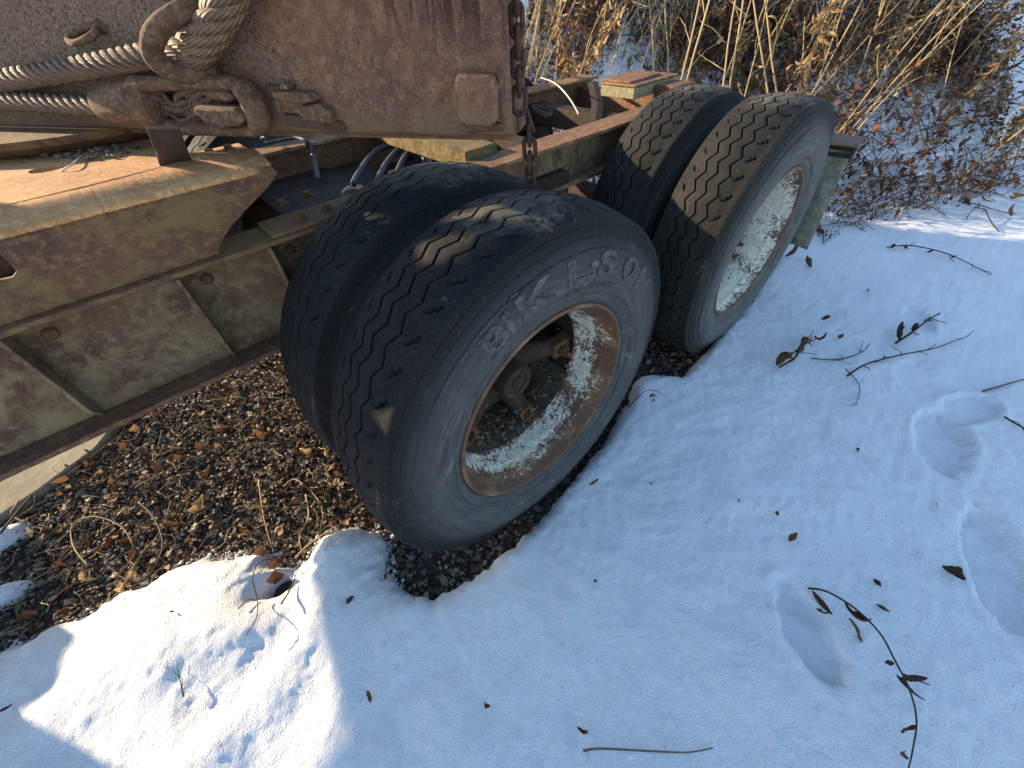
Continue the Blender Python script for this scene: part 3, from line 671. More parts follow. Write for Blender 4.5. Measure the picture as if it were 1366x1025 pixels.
# bent lip along the deck: many columns so that its worn edge is uneven
mb = MB(); n = 120; vs = []; RR_ = random.Random(5)
for i in range(n+1):
    t = i/n; x = -.742 + (.742-.272)*t; yi = .7215 if x < -.6 else .7215 + (x+.6)*.19; k = max(0, (x+.34)/.07)
    yo = .612 + .0035*RR_.random() + .028*k*k; yi = yi - .05*k*k if x > -.33 else yi
    for (y, z) in ((yi, .5615), (yi*.66+yo*.34, .5600), (yi*.30+yo*.70, .5545), (yo+.004, .5480), (yo, .5445), (yo+.001, .5375), (yo+.006, .5360), (yi, .549)): vs.append((x, y, z+.0012*(RR_.random()-.5)))
fs = [(i*8+j, i*8+(j+1) % 8, i*8+8+(j+1) % 8, i*8+8+j) for i in range(n) for j in range(8)] + [tuple(range(8)), tuple(range(n*8+7, n*8-1, -1))]
mb.add(vs, fs); tpart(mb, 'deck_lip', RUST_PLATE, sharp=50)
boxpart('deck_riser', (-1.14, 1.33, .4105), (-.45, 1.37, .549), RUST_DARK)
# flat bar bracket with flaked paint
q = [at(214, 223, 2, .560), at(256, 214, 2, .560), at(240, 172, 2, .640), at(196, 172, 2, .640)]; nrm = (q[1]-q[0]).cross(q[3]-q[0]).normalized()*.006
mb = MB(); mb.add(q + [p-nrm for p in q], [(0, 1, 2, 3), (7, 6, 5, 4), (0, 4, 5, 1), (1, 5, 6, 2), (2, 6, 7, 3), (3, 7, 4, 0)]); bb = tpart(mb, 'bar_bracket', BLACKSTEEL, bevel=.0015)
w_ = [q[0].lerp(q[3], a_).lerp(q[1].lerp(q[2], a_), b_) + nrm*.1*(-1 if nrm.dot(Vector(CAM)-q[0]) < 0 else 1) for a_, b_ in ((.12, .04), (.30, .22), (.42, .34), (.60, .26), (.66, .10), (.50, .16), (.48, .03), (.3, .02))]
mb = MB(); mb.add(w_, [tuple(range(8))]); o = mb.build('paint_patch', WHITESCUFF, bb)
# suspension seen below, mud flap
mb = MB(); n = 14; vs = []
for i in range(n+1):
    for j in range(9):
        y = -.045 + .55*j/8; z = .205 - .43*i/n; vs.append((1.852 + .012*math.sin(y*9+1)*i/n + .03*(i/n)**2, y - .012*i/n*(1-j/8), z + (.008*math.sin(j*2.2) if i == n else 0)))
mb.add(vs, [(i*9+j, i*9+j+1, i*9+j+10, i*9+j+9) for i in range(n) for j in range(8)]); fl = tpart(mb, 'mud_flap', FLAP, smooth=True); s_ = fl.modifiers.new('thick', 'SOLIDIFY'); s_.thickness = .008
mb = MB(); mb.prism([(1.80, .272), (1.90, .280), (1.90, .262), (1.868, .258), (1.862, .19), (1.845, .19), (1.842, .255), (1.80, .255)], -.052, 1.45, lambda a, b, h: Vector((a, h, b))); tpart(mb, 'flap_bracket', FLAPTOP, bevel=.002)
# air hoses and fitting behind the front wheel
for q, pts in enumerate([((545, 190), (525, 193), (500, 203), (478, 232), (470, 250)), ((548, 193), (530, 202), (513, 222), (500, 250)), ((556, 196), (540, 210), (528, 235), (520, 255))]):
    P = [at(u, v, 2, .375 - .012*i - .004*q) for i, (u, v) in enumerate(pts)]; sm = []
    for i in range(len(P)-1):
        for k in range(4):
            t = k/4; p0 = P[max(0, i-1)]; p3 = P[min(len(P)-1, i+2)]
            sm.append(.5*((2*P[i]) + (P[i+1]-p0)*t + (2*p0-5*P[i]+4*P[i+1]-p3)*t*t + (-p0+3*P[i]-3*P[i+1]+p3)*t**3))
    mb = MB(); mb.tube(sm, .011, 10); tpart(mb, 'air_hose', HOSE, smooth=True)
p = at(556, 190, 2, .385); mb = MB(); mb.lathe([(-.03, 0), (-.03, .02), (-.01, .02), (-.01, .03), (.012, .03), (.012, .017), (.04, .015), (.04, 0)], 12, tuple(p), 'x'); tpart(mb, 'valve_fitting', ZINC, sharp=40)
mb = MB(); mb.lathe([(-.09, .018), (-.02, .022), (.012, .022), (.018, .0)], 12, (p.x+.03, p.y, p.z), 'z'); tpart(mb, 'valve_fitting', ZINC, sharp=40)
# clamp edge catching the light beside the inner tyre
p = at(458, 252, 2, .42); mb = MB(); mb.tube([p+Vector((-.012, .0, -.028)), p+Vector((-.006, -.004, -.006)), p+Vector((.014, -.008, .004)), p+Vector((.03, -.008, -.006))], .007, 6, flat=(.4, (0, 0, 1))); tpart(mb, 'clip', ZINC, smooth=True)

# ------------------------------------------------------------------ steel bunk beam across the trailer
BO = Vector((.059, .177, .600)); BA = math.atan2(.849, -.529)
bunk = empty('bunk_beam', BO, (0, 0, BA)); tag(bunk, 'tall rust brown steel beam plate with timber core lying across the trailer', 'steel beam')
mb = MB(); nx, nz = 90, 30; vs = []
for j in range(nz+1):
    for i in range(nx+1):
        u = 2.15*(i/nx); z = .55*(j/nz)**1.3; e = min(1, z/.03)
        vs.append((u, .0 - .008*(1-e)**2 + .0028*float(vnoise(u*9, z*9, 4)) + .004*float(vnoise(u*2.5, z*2.5, 6)) - (.006*max(0, 1-u/.012)**2), z + .0035*float(vnoise(u*14, 3, 8))*(1-e)))
f1 = [(j*(nx+1)+i, j*(nx+1)+i+1, (j+1)*(nx+1)+i+1, (j+1)*(nx+1)+i) for j in range(nz) for i in range(nx)]
mb.add(vs, f1); o = mb.build('face_plate', FACE, bunk, smooth=True); s_ = o.modifiers.new('thick', 'SOLIDIFY'); s_.thickness = .012; s_.offset = 1 if False else 0
mb = MB()
for j in range(12):
    pass
vs = []; n = 26
for i in range(n+1):
    z = -.012 + .55*i/n
    for (u, y) in ((.012, -.018), (.009, -.050), (.013, -.052), (.0125, -.056), (.008, -.060), (.010, -.110), (.012, -.152), (.03, -.157), (2.1, -.157), (2.1, -.018)):
        g = 1 if i < 14 else .4
        vs.append((u + .002*float(vnoise(z*30, y*60, 3)), y + (.004*float(vnoise(z*25, 1, 5)) if -.06 < y < -.04 else 0), z))
m_ = 10; fs = [(i*m_+j, i*m_+(j+1) % m_, (i+1)*m_+(j+1) % m_, (i+1)*m_+j) for i in range(n) for j in range(m_)] + [tuple(range(m_-1, -1, -1)), tuple(range(n*m_, n*m_+m_))]
mb.add(vs, fs); mb.build('timber_core', WOOD, bunk, sharp=45)
mb = MB(); mb.prism([(-.085, .150), (-.10, .168), (-.112, .146), (-.120, .170), (-.132, .152), (-.140, .175), (-.154, .165), (-.156, .5), (-.082, .5)], .0035, .0065, lambda a, b, h: Vector((h, a, b))); mb.build('flaked_paint', BLUEPAINT, bunk)
# welded pad near the end, with flared foot
mb = MB(); mb.prism([(.020, .030), (.018, .085), (.026, .097), (.086, .100), (.094, .090), (.096, .034), (.080, .022), (.034, .020)], .002, .030, lambda a, b, h: Vector((a, h, b))); o = mb.build('welded_pad', FACE, bunk, bevel=.006, segs=3)
mb = MB(); mb.prism([(.006, .026), (.008, .098), (.020, .104), (.024, .030)], .002, .014, lambda a, b, h: Vector((a, h, b))); mb.build('pad_weld', RUST_CAST, bunk, bevel=.004)
mb = MB(); mb.prism([(.010, .012), (.012, .024), (.090, .022), (.105, .010), (.08, .006)], .002, .016, lambda a, b, h: Vector((a, h, b))); mb.build('pad_weld', RUST_FACE, bunk, bevel=.005)
# ring
mb = MB(); pts = [(.915 + .044*math.cos(2*PI*k/18), .024 + .020*math.sin(2*PI*k/18), .174 - .011*math.sin(2*PI*k/18) - .004*math.cos(2*PI*k/18)) for k in range(18)]
mb.tube(pts, .0065, 8, closed=True); mb.build('pad_eye', RUST_CAST, bunk, smooth=True)
mb = MB(); mb.tube([(.876, -.002, .186), (.876, .016, .180)], [.014, .009], 10); mb.build('eye_boss', RUST_CAST, bunk, smooth=True)
# lugs right of the clevis
def rock(poly, h0, h1, name, m, parent, bev=.005):
    mb = MB(); mb.prism(poly, h0, h1, lambda a, b, h: Vector((a, h, b))); return mb.build(name, m, parent, bevel=bev, segs=2)
for poly, h in (([(.515, .060), (.515, .085), (.455, .083), (.452, .062)], .020), ([(.500, .040), (.502, .062), (.430, .064), (.432, .038)], .026), ([(.492, .064), (.490, .078), (.405, .074), (.396, .060), (.43, .056)], .034), ([(.470, .078), (.468, .088), (.452, .089), (.452, .078)], .030), ([(.440, .026), (.452, .050), (.395, .056), (.372, .044), (.372, .022)], .030), ([(.50, .012), (.50, .036), (.36, .024), (.36, .004)], .012)):
    rock(poly, .001, h, 'lug', RUST_CAST if h > .02 else RUST_FACE, bunk, .004)
# saddle under the beam
mb = MB(); mb.lathe([(-.0365, .0), (-.0365, .30), (-.030, .345), (-.012, .375), (.004, .380), (.004, .0)], 72, (1.36, -.17, 0), 'z'); mb.build('saddle', RUST_SIDE, bunk, sharp=35)

# ------------------------------------------------------------------ ropes and their fittings
def bl(u, y, z): return (BO + Matrix.Rotation(BA, 3, 'Z') @ Vector((u, y, z)))
def smooth_path(P, k=10):
    P = [Vector(p) for p in P]; out = []
    for i in range(len(P)-1):
        p0 = P[max(0, i-1)]; p3 = P[min(len(P)-1, i+2)]
        for j in range(k):
            t = j/k; out.append(.5*((2*P[i]) + (P[i+1]-p0)*t + (2*p0-5*P[i]+4*P[i+1]-p3)*t*t + (-p0+3*P[i]-3*P[i+1]+p3)*t**3))
    out.append(P[-1]); return out
def rope(path, Rr, pitch, name, parent, strands=6, seg=.006, lay=1, ph0=0):
    path = [Vector(p) for p in path]; L = [0]
    for a, b in zip(path, path[1:]): L.append(L[-1]+(b-a).length)
    n = int(L[-1]/seg); pts = []; j = 0
    for i in range(n+1):
        s = L[-1]*i/n
        while j < len(L)-2 and L[j+1] < s: j += 1
        t = (s-L[j])/(L[j+1]-L[j]); pts.append(path[j].lerp(path[j+1], min(1, t)))
    T = [(pts[min(n, i+1)]-pts[max(0, i-1)]).normalized() for i in range(n+1)]; Nn = Vector((0, 0, 1)); fr = []
    for t in T: Nn = (Nn - t*Nn.dot(t)).normalized(); fr.append((Nn.copy(), t.cross(Nn)))
    cr = Rr*.66; sr = Rr*.36
    for k in range(strands):
        q = []
        for i, p in enumerate(pts):
            a = lay*2*PI*(L[-1]*i/n/pitch) + 2*PI*k/strands + ph0; q.append(p + fr[i][0]*cr*math.cos(a) + fr[i][1]*cr*math.sin(a))
        mb = MB(); mb.tube(q, sr, 8); mb.build('strand', ROPE, parent, smooth=True, fixn=False)
    mb = MB(); mb.tube(pts, Rr*.55, 6); mb.build('rope_core', RUST_DARK, parent, fixn=False)
def thing_empty(name, loc, label, cat, group=None):
    e = empty(name, loc); tag(e, label, cat, group); return e
r1 = thing_empty('wire_rope', (0, 0, 0), 'thick rusty wire rope running up right into the splice behind the curved hook', 'wire rope', 'wire ropes on the beam')
rope(smooth_path([bl(2.3, .035, .048), bl(1.6, .040, .078), bl(1.22, .045, .104), bl(.95, .046, .122), bl(.68, .050, .143)]), .0215, .155, 'strand', r1)
r2 = thing_empty('wire_rope', (0, 0, 0), 'rusty wire rope with sunlit strands entering the cast socket, lower of the two', 'wire rope', 'wire ropes on the beam')
rope(smooth_path([bl(2.3, .040, .062), bl(1.6, .045, .068), bl(1.28, .050, .0655), bl(1.05, .055, .058), bl(.86, .058, .054)]), .0205, .165, 'strand', r2, ph0=.5)
r3 = thing_empty('spliced_rope', (0, 0, 0), 'fat splice of unlaid rope strands climbing to the top edge from the curved hook', 'wire rope')
rope(smooth_path([bl(.695, .045, .128), bl(.65, .048, .138), bl(.59, .052, .150), bl(.52, .055, .185), bl(.44, .055, .235), bl(.30, .05, .34), bl(.2, .05, .42)]), .029, .24, 'strand', r3, 7)
cl = thing_empty('rope_socket', bl(.7, .04, .055), 'heavy cast rope socket with long rounded slot on the beam face', 'rope socket')
def cpart(mb, name, m, **k):
    o = mb.build(name, m, cl, **k); o.matrix_parent_inverse = Matrix.Translation(-cl.location); return o
rr = []; u0, u1, z0, z1, cr_ = .528, .835, .014, .094, .030
for cx, cz, a0 in ((u0+cr_, z1-cr_, 90), (u0+cr_, z0+cr_, 180), (u1-cr_, z0+cr_, 270), (u1-cr_, z1-cr_, 0)):
    for k in range(7): a = R(a0+90*k/6); rr.append((cx+cr_*math.cos(a), cz+cr_*math.sin(a)))
dense = []
for i in range(len(rr)):
    a = Vector(rr[i]); b = Vector(rr[(i+1) % len(rr)]); m = max(1, int((b-a).length/.012))
    dense += [a.lerp(b, k/m) for k in range(m)]
path = [bl(p.x, .050 - .010*(p.x-.52)/.3 + .0012*random.random(), p.y) for p in dense]; rad = [.0125 + .006*max(0, (p.x-.74)/.09) + .0012*random.random() + (.004 if p.x < .54 else 0) for p in dense]
dirn = bl(0, 1, 0)-bl(0, 0, 0)
mb = MB(); mb.tube(path, rad, 12, closed=True, flat=(1.7, tuple(dirn))); cpart(mb, 'loop', RUST_CAST, smooth=True)
mb = MB(); mb.tube([bl(.955, .055, .054), bl(.948, .055, .054), bl(.94, .055, .055), bl(.90, .052, .056), bl(.855, .048, .056), bl(.82, .046, .055), bl(.795, .044, .054)], [.027, .031, .032, .039, .046, .047, .040], 24, flat=(.80, tuple(dirn))); cpart(mb, 'collar', RUST_CAST, smooth=True)
for poly, h0, h1 in (([(.640, .030), (.655, .052), (.648, .062), (.545, .058), (.538, .036), (.56, .028), (.60, .024)], .040, .086), ([(.628, .068), (.640, .084), (.575, .084), (.555, .070), (.58, .064)], .030, .062), ([(.66, .02), (.68, .03), (.60, .026), (.59, .018)], .03, .05)):
    mb = MB(); mb.prism(poly, h0, h1, lambda a, b, h: bl(a, h, b)); cpart(mb, 'wedge', RUST_CAST, bevel=.006, segs=3)
rs = random.Random(3)
for k in range(9):
    u = .80; z = .035 + .045*rs.random(); pts = []
    for i in range(9): pts.append(bl(u, .028+.022*rs.random(), z)); u -= .022+.006*rs.random(); z = min(.082, max(.024, z + rs.gauss(0, .009)))
    mb = MB(); mb.tube(smooth_path(pts, 4), .0058, 7); cpart(mb, 'loose_strand', ROPE, smooth=True)
hk = thing_empty('hook', bl(.66, .08, .13), 'thick curved steel hook over the rope splice, sunlit on its left edge', 'hook')
mb = MB(); mb.tube(smooth_path([bl(.565, .020, .200), bl(.585, .060, .197), bl(.622, .088, .180), bl(.652, .098, .158), bl(.664, .096, .136), bl(.655, .082, .117), bl(.635, .050, .108), bl(.62, .02, .108)], 8), [.016]*57, 12, flat=(1.25, tuple(dirn)))
o = mb.build('bar', RUST_CAST, hk, smooth=True); o.matrix_parent_inverse = Matrix.Translation(-hk.location)
mb = MB(); mb.tube([bl(.565, .045, .190), bl(.560, .05, .25)], [.017, .020], 12); o = mb.build('shank', RUST_FACE, hk, smooth=True); o.matrix_parent_inverse = Matrix.Translation(-hk.location)

# chains
def link_mesh(w=.013, l=.030, r=.0042):
    mb = MB(); pts = []
    for k in range(20):
        a = 2*PI*k/20; x = w*math.cos(a); z = w*math.sin(a) + (l/2-w*.2 if math.sin(a) > 0 else -(l/2-w*.2)); pts.append((x, 0, z))
    mb.tube(pts, r, 8, closed=True, flat=(1, (0, 1, 0))); return mb.mesh('chain_link', RUST_CHAIN, True)
LM = link_mesh(.0095, .026, .0046); LW = link_mesh(.0125, .022, .0048)
def chain(pts, label, me=LM):
    e = thing_empty('chain', pts[-1][0], label, 'chain')
    for i, (p, yaw, tilt) in enumerate(pts):
        o = link('link', LM if i % 3 else LW, e); o.matrix_parent_inverse = Matrix.Translation(-e.location); o.location = p; o.rotation_euler = (R(tilt), R(rs.uniform(-4, 4)), yaw)
chain([(bl(-.009, -.022 - .002*(i % 2) - .0006*i, .215 - .0272*i), BA + R(20 + 90*(i % 2)), 0) for i in range(7)], 'short rusty chain lying in the gap between steel plate and timber end')
ch = [(bl(-.034, -.100, .022), BA+R(70), 78), (bl(-.016, -.078, .010), BA + R(110), 20)] + [(bl(-.017, -.070 + .0008*i, -.012 - .0268*i), BA + R(95 + 80*(i % 2)), 0) for i in range(4)]
chain(ch, 'rusty chain hanging below the beam end down to the front tyre')

# plate added out of view to shade the front tyres; its holes pass sun
mb = plate_holes([(-.775, .868), (-.88, .868), (-.90, .842), (-1.18, .842), (-1.18, .56), (-2.3, .56), (-2.3, 1.5), (-2.1, 1.5), (-1.9, 1.04), (-.93, 1.04), (-.895, .930), (-.775, .925)], [[(-.965, .912), (-1.045, .935), (-1.040, .965), (-.985, .990), (-.955, .965)], [(-1.300, .755), (-1.262, .79), (-1.258, .845), (-1.300, .862), (-1.348, .79)]], 0, .012)
mb.v = [(x, 1.495 + z, y) for x, y, z in mb.v]; o = mb.build('arm_plate', RUST_SIDE, bunk); o.matrix_parent_inverse = (Matrix.Translation(BO) @ Matrix.Rotation(BA, 4, 'Z')).inverted()
mb = MB(); mb.prism([(-.80, .236), (-.84, .03), (-1.20, -.03), (-1.27, -.07), (-1.47, .0), (-1.79, .126), (-2.6, .2), (-2.6, .236)], 1.39, 1.50, lambda a, b, h: Vector((a, h, b))); tpart(mb, 'side_tank', RUST_DARK, bevel=.01)  # unseen panel added to shade the snow right of the sunlit patch

# ------------------------------------------------------------------ slab, added shade blocks, loose things on the deck
def single(mb, name, m, label, cat, group=None, kind=None, origin=None, **k):
    o = mb.build(name, m, None, **k); tag(o, label, cat, group, kind); return o
sp_ = [at(0, 690, 2, -.48), at(52, 655, 2, -.48), at(128, 600, 2, -.48)]
mb = MB(); q = [tuple(p[:2]) for p in sp_] + [(-1.0, 1.75), (-1.3, 2.5), (-2.6, 2.6), (-2.4, 1.2)]
mb.prism(q, GZ-.03, -.474, lambda a, b, h: Vector((a, b, h + .004*float(vnoise(a*7, b*7, 2))))); single(mb, 'stone_slab', CONCRETE, 'pale flat slab lying on gravel under the left end of the trailer', 'slab', bevel=.008)
for i, (x, y, z, L) in enumerate(((-2.35, 1.46, -.36, .9), (-2.5, 1.46, -.16, .9), (-2.75, 1.46, .04, .8))):  # stack added out of view to shade the lower left corner
    mb = MB(); mb.box((x-L+.35, y-.1, z-.148), (-1.68-.19*i, y+.1, z+.05)); single(mb, 'timber_block', WOOD, ['bottom timber of the blocking stack under the trailer front', 'middle timber of the blocking stack under the trailer front', 'top timber of the blocking stack under the trailer front'][i], 'timber', bevel=.008)
# dirt and chips lying along the beam on the deck
r = np.random.default_rng(5); n = 900; uu = .95 + .75*r.random(n)**.9; yy = .02 + .10*r.random(n)**1.5 + .04*(uu-.9)
XY = np.array([bl(a, b, 0)[:2] for a, b in zip(uu, yy)]); V, Fc, A = chips(n, XY, .004, .016, .563, 6)
k_ = (XY[:, 0] > -1.2) & (XY[:, 1] < 1.36); kk = np.repeat(k_, 12); V = V; Fc = Fc[kk]
used = np.unique(Fc); rm = np.full(len(V), -1); rm[used] = np.arange(len(used)); o = link('deck_debris', np_mesh('deck_debris', V[used], rm[Fc], STONE, False, {'var': A[used]*.9})); tag(o, 'grey chips and dirt scattered on the deck plate below the beam', 'debris', kind='stuff')
# stones and dirt lying inside the front rim
n = 1500; a = R(-90) + r.normal(0, .55, n); yy = .125 + .17*r.random(n); rad = .252 - np.abs(r.normal(0, .035, n)) - .02*(yy > .15)
X_ = rad*np.cos(a); Z_ = np.maximum(rad*np.sin(a), -.25); V, Fc, A = chips(n, np.stack([X_, yy], 1), .004, .017, 0, 9); V[:, 2] += np.repeat(Z_, 8)
ok = np.hypot(X_, Z_) < .248; Fc = Fc[np.repeat(ok, 12)]; used = np.unique(Fc); rm = np.full(len(V), -1); rm[used] = np.arange(len(used))
o = link('rim_debris', np_mesh('rim_debris', V[used], rm[Fc], STONE, False, {'var': A[used]*.8})); tag(o, 'small stones and black dirt caught inside the front wheel rim', 'debris', kind='stuff')
mb = MB(); vs = []; nu, nv = 26, 10
for i in range(nu+1):
    for j in range(nv+1):
        a_ = R(-158 + 132*i/nu); y_ = .13 + .2*j/nv; e = math.sin(PI*i/nu); rr_ = .2535 - (.012 + .055*j/nv)*e*(1+.5*float(vnoise(i*.7, j*.7, 3))); vs.append((rr_*math.cos(a_), y_, rr_*math.sin(a_)))
mb.add(vs, [(i*(nv+1)+j, (i+1)*(nv+1)+j, (i+1)*(nv+1)+j+1, i*(nv+1)+j+1) for i in range(nu) for j in range(nv)]); o = mb.build('rim_soil', DIRT, None, smooth=True); tag(o, 'bed of black soil lying in the bottom of the front wheel rim', 'soil', kind='stuff')
# pale wire and grey strap
def wire(name, P, rad_, m, label, cat, n=6, **k):
    mb = MB(); pts = smooth_path(P, 8); mb.tube(pts, rad_, n, **k); return single(mb, name, m, label, cat, smooth=True)
wire('loose_wire', [at(722, 104, 2, .415), at(738, 110, 2, .44), at(752, 122, 2, .45), at(764, 138, 2, .42), at(772, 153, 2, .39)], .0035, WIREM, 'thin pale wire looping from the far rail down between the rails', 'wire')
wire('deck_cord', [at(75, 232, 2, .555), at(86, 226, 2, .567), at(98, 218, 2, .570), at(112, 206, 2, .565)], .0016, WHITESCUFF, 'short black and white cord poking out of the round deck hole', 'cord')
s0 = [at(355, 190, 2, .43), at(375, 186, 2, .44), at(395, 183, 2, .445), at(408, 188, 2, .44), at(416, 205, 2, .39), at(424, 238, 2, .33)]
wire('hanging_strap', s0, .011, STRAPM, 'grey strap draped over the far rail flange with its end hanging', 'strap', n=4, flat=(.16, (0, .3, 1)))
wire('hanging_strap', [at(346, 186, 2, .42), at(352, 183, 2, .45), at(357, 190, 2, .43)], .003, STRAPM, 'small wire loop beside the grey strap on the rail', 'wire loop')

# ------------------------------------------------------------------ twigs and leaves on gravel and snow
rv = random.Random(21)
def surf(u, v, dz=0):
    """point on the snow or gravel seen at photo pixel u, v"""
    z = -.44
    for _ in range(12):
        p = at(u, v, 2, z); zn = max(zs(p.x, p.y), GZ+.004); z = z*.4 + zn*.6
    p = at(u, v, 2, z+dz); return p
class Twig:
    def __init__(s): s.mb = MB()
    def run(s, P, r0, r1, n=5):
        m = len(P); s.mb.tube(P, [r0+(r1-r0)*i/(m-1) for i in range(m)], n)
def twig_thing(name, pxs, rad, m, label, cat, lift=.004, branch=0, group=None, leaves=None, zoff=None):
    P = [surf(u, v, lift if zoff is None else zoff[i]) for i, (u, v) in enumerate(pxs)]; e = empty(name, P[0]); tag(e, label, cat, group)
    for i in range(1, len(P)-1): P[i] = P[i] + Vector((0, 0, rv.uniform(0, .006)))
    path = smooth_path(P, 6); t = Twig(); t.run(path, rad, rad*.45)
    for b in range(branch):
        i = rv.randrange(len(path)//5, len(path)-1); d = (path[i]-path[i-1]).normalized(); d = d + Vector((rv.uniform(-1, 1), rv.uniform(-1, 1), rv.uniform(0, .4)))*.8
        q = crooked(path[i], d, rv.uniform(.03, .09), 5, .3, rv, .02)
        q = [Vector((p.x, p.y, max(p.z, max(zs(p.x, p.y), GZ)+.003))) for p in q]; t.run(q, rad*.5, rad*.25, 4)
    o = t.mb.build('stem', m, e, smooth=True, fixn=False); o.matrix_parent_inverse = Matrix.Translation(-e.location)
    if leaves:
        for (u, v, dz, L, W, curl, rz, ry) in leaves:
            p = surf(u, v, dz); lf = Leaves(); lf.add(Matrix.Identity(4) @ eul(rv.uniform(-.5, .5), ry, rz), L*(1.4 if len(leaves) > 8 else 1.0), W*(1.15 if len(leaves) > 8 else .9), curl*1.5, rv.uniform(-2, 2), rv, 12, .6)
            o = lf.build('leaf', LEAF_BROWN, e); o.matrix_parent_inverse = Matrix.Translation(-e.location); o.location = p
    return e
twig_thing('dead_twig', [(0, 712), (45, 660), (92, 634), (140, 597), (188, 562)], .0045, GREY_STEM, 'long straight pale twig lying from the slab edge across the gravel', 'twig', .02, 1)
twig_thing('dead_twig', [(15, 688), (40, 700), (75, 712)], .004, GREY_STEM, 'short pale twig touching the small snow patch at left', 'twig', .014, 0)
twig_thing('dead_twig', [(35, 740), (70, 712), (105, 680)], .0035, GREY_STEM, 'pale twig on dark leaves below the slab', 'twig', .014, 1)
twig_thing('dead_twig', [(60, 735), (88, 715), (112, 690), (120, 672)], .0028, TAN_STEM, 'thin tan twig crossing the gravel left of the tangled vine', 'twig', .016, 1)
twig_thing('dry_vine', [(185, 670), (205, 690), (218, 725), (205, 760), (182, 775), (150, 765)], .0032, GREY_STEM, 'curved pale vine looping beside the snow edge at left', 'vine', .02, 3)
twig_thing('dry_vine', [(118, 755), (100, 730), (97, 700), (128, 690), (165, 705), (180, 735)], .0028, TAN_STEM, 'tangled tan vine on rusty leaves near the lower left gravel', 'vine', .02, 4)
twig_thing('dry_vine', [(160, 792), (185, 745), (215, 708), (228, 668)], .0028, TAN_STEM, 'thin vine stem running up from the snow over the gravel', 'vine', .02, 3)
twig_thing('dead_twig', [(180, 650), (230, 625), (262, 612)], .003, TAN_STEM, 'thin stem above the gravel patch in sun', 'twig', .014, 1)
twig_thing('dead_twig', [(394, 745), (412, 728), (450, 700)], .0035, TAN_STEM, 'pale twig bridging snow and gravel near the front tyre', 'twig', .02, 2)
twig_thing('dead_twig', [(408, 660), (412, 690), (400, 715), (405, 745)], .0035, TAN_STEM, 'knobbly tan stem standing in gravel beside the front tyre', 'twig', .02, 3)
twig_thing('dead_twig', [(378, 650), (395, 640), (425, 668), (432, 700)], .003, TAN_STEM, 'bent tan stem on gravel under the inner front tyre', 'twig', .02, 3)
twig_thing('dead_twig', [(345, 640), (352, 690), (362, 728)], .003, TAN_STEM, 'upright split stem at the gravel edge', 'twig', .02, 2)
twig_thing('black_stem', [(390, 747), (352, 748), (338, 770), (344, 800), (343, 825), (328, 848)], .0022, DARK_STEM, 'thin black stem arching out of the leaf hollow onto sunlit snow', 'stem', .03, 0)
twig_thing('black_stem', [(318, 812), (332, 801), (344, 801)], .0022, GREY_STEM, 'short pale stem sticking from the leaf hollow', 'stem', .012, 0)
twig_thing('black_stem', [(375, 806), (388, 785), (398, 758)], .0028, DARK_STEM, 'dark straight stem leaning over the leaf hollow', 'stem', .03, 0)
twig_thing('stick', [(778, 1002), (800, 999), (860, 1002), (915, 1004), (951, 998)], .0027, GREY_STEM, 'straight grey stick lying on the snow at the bottom of the picture', 'stick', .004, 0)
twig_thing('branched_twig', [(1130, 502), (1155, 487), (1200, 475), (1245, 466), (1281, 452)], .0045, DARK_STEM, 'branching dark twig on the snow below the footprint trail', 'twig', .012, 7)
twig_thing('branched_twig', [(1082, 478), (1120, 480), (1150, 470), (1160, 458)], .003, DARK_STEM, 'fine branching twig beside the withered leaf clump', 'twig', .012, 5)
twig_thing('branched_twig', [(1128, 492), (1145, 515), (1142, 540)], .0022, DARK_STEM, 'hair thin stem drooping below the branching twig', 'twig', .008, 2)
twig_thing('dead_twig', [(1312, 522), (1340, 514), (1370, 505)], .005, GREY_STEM, 'bare twig entering at the right edge of the snow', 'twig', .01, 0)
twig_thing('dead_twig', [(1340, 556), (1355, 567), (1372, 574)], .004, DARK_STEM, 'small forked twig at the right edge', 'twig', .01, 2)
twig_thing('leafy_twig', [(1183, 330), (1215, 328), (1260, 338), (1290, 352), (1322, 367)], .004, DARK_STEM, 'dark seed twig arching down over the snow at right', 'twig', .02, 6, leaves=[(1188, 332, .01, .05, .022, 1, .3, .2), (1212, 332, .01, .04, .02, 1, 2, .3), (1236, 336, .01, .04, .02, 1, 4, .1), (1270, 344, .01, .05, .022, 1, 3, .1)])
twig_thing('leafy_twig', [(1195, 458), (1215, 445), (1232, 432), (1253, 418)], .006, DARK_STEM, 'short dark curled twig standing on snow above the branching twig', 'twig', .02, 4, leaves=[(1200, 455, .01, .10, .03, 1, .9, -.2), (1218, 444, .01, .07, .03, 2, .9, -.2)])
twig_thing('withered_clump', [(1040, 490), (1060, 478), (1070, 462), (1090, 452)], .005, DARK_STEM, 'withered clump of dark brown leaves on a stalk in the snow', 'dead plant', .02, 7, leaves=[(1036, 488, .01, .10, .05, 1.6, .8, -.3), (1048, 478, .02, .09, .05, 2.0, 2.3, -.3), (1072, 462, .03, .08, .05, 2.2, 1.1, -.1), (1088, 452, .03, .07, .05, 2, 4, -.1), (1060, 470, .03, .08, .04, 2, 5, -.1)])
twig_thing('dried_flower', [(838, 545), (852, 530), (866, 521), (880, 524)], .0020, DARK_STEM, 'wiry stem with a curled dry seed head beside the front tyre', 'dead plant', .03, 2, leaves=[(868, 530, .03, .03, .025, 2.5, 1, .5), (874, 528, .03, .03, .025, 2.5, 3, .5), (870, 534, .02, .025, .02, 2.5, 5, .5)])
twig_thing('sprout', [(245, 930), (243, 915), (238, 900)], .0018, DARK_STEM, 'tiny dry sprout poking from the sunlit snow', 'sprout', .012, 3)
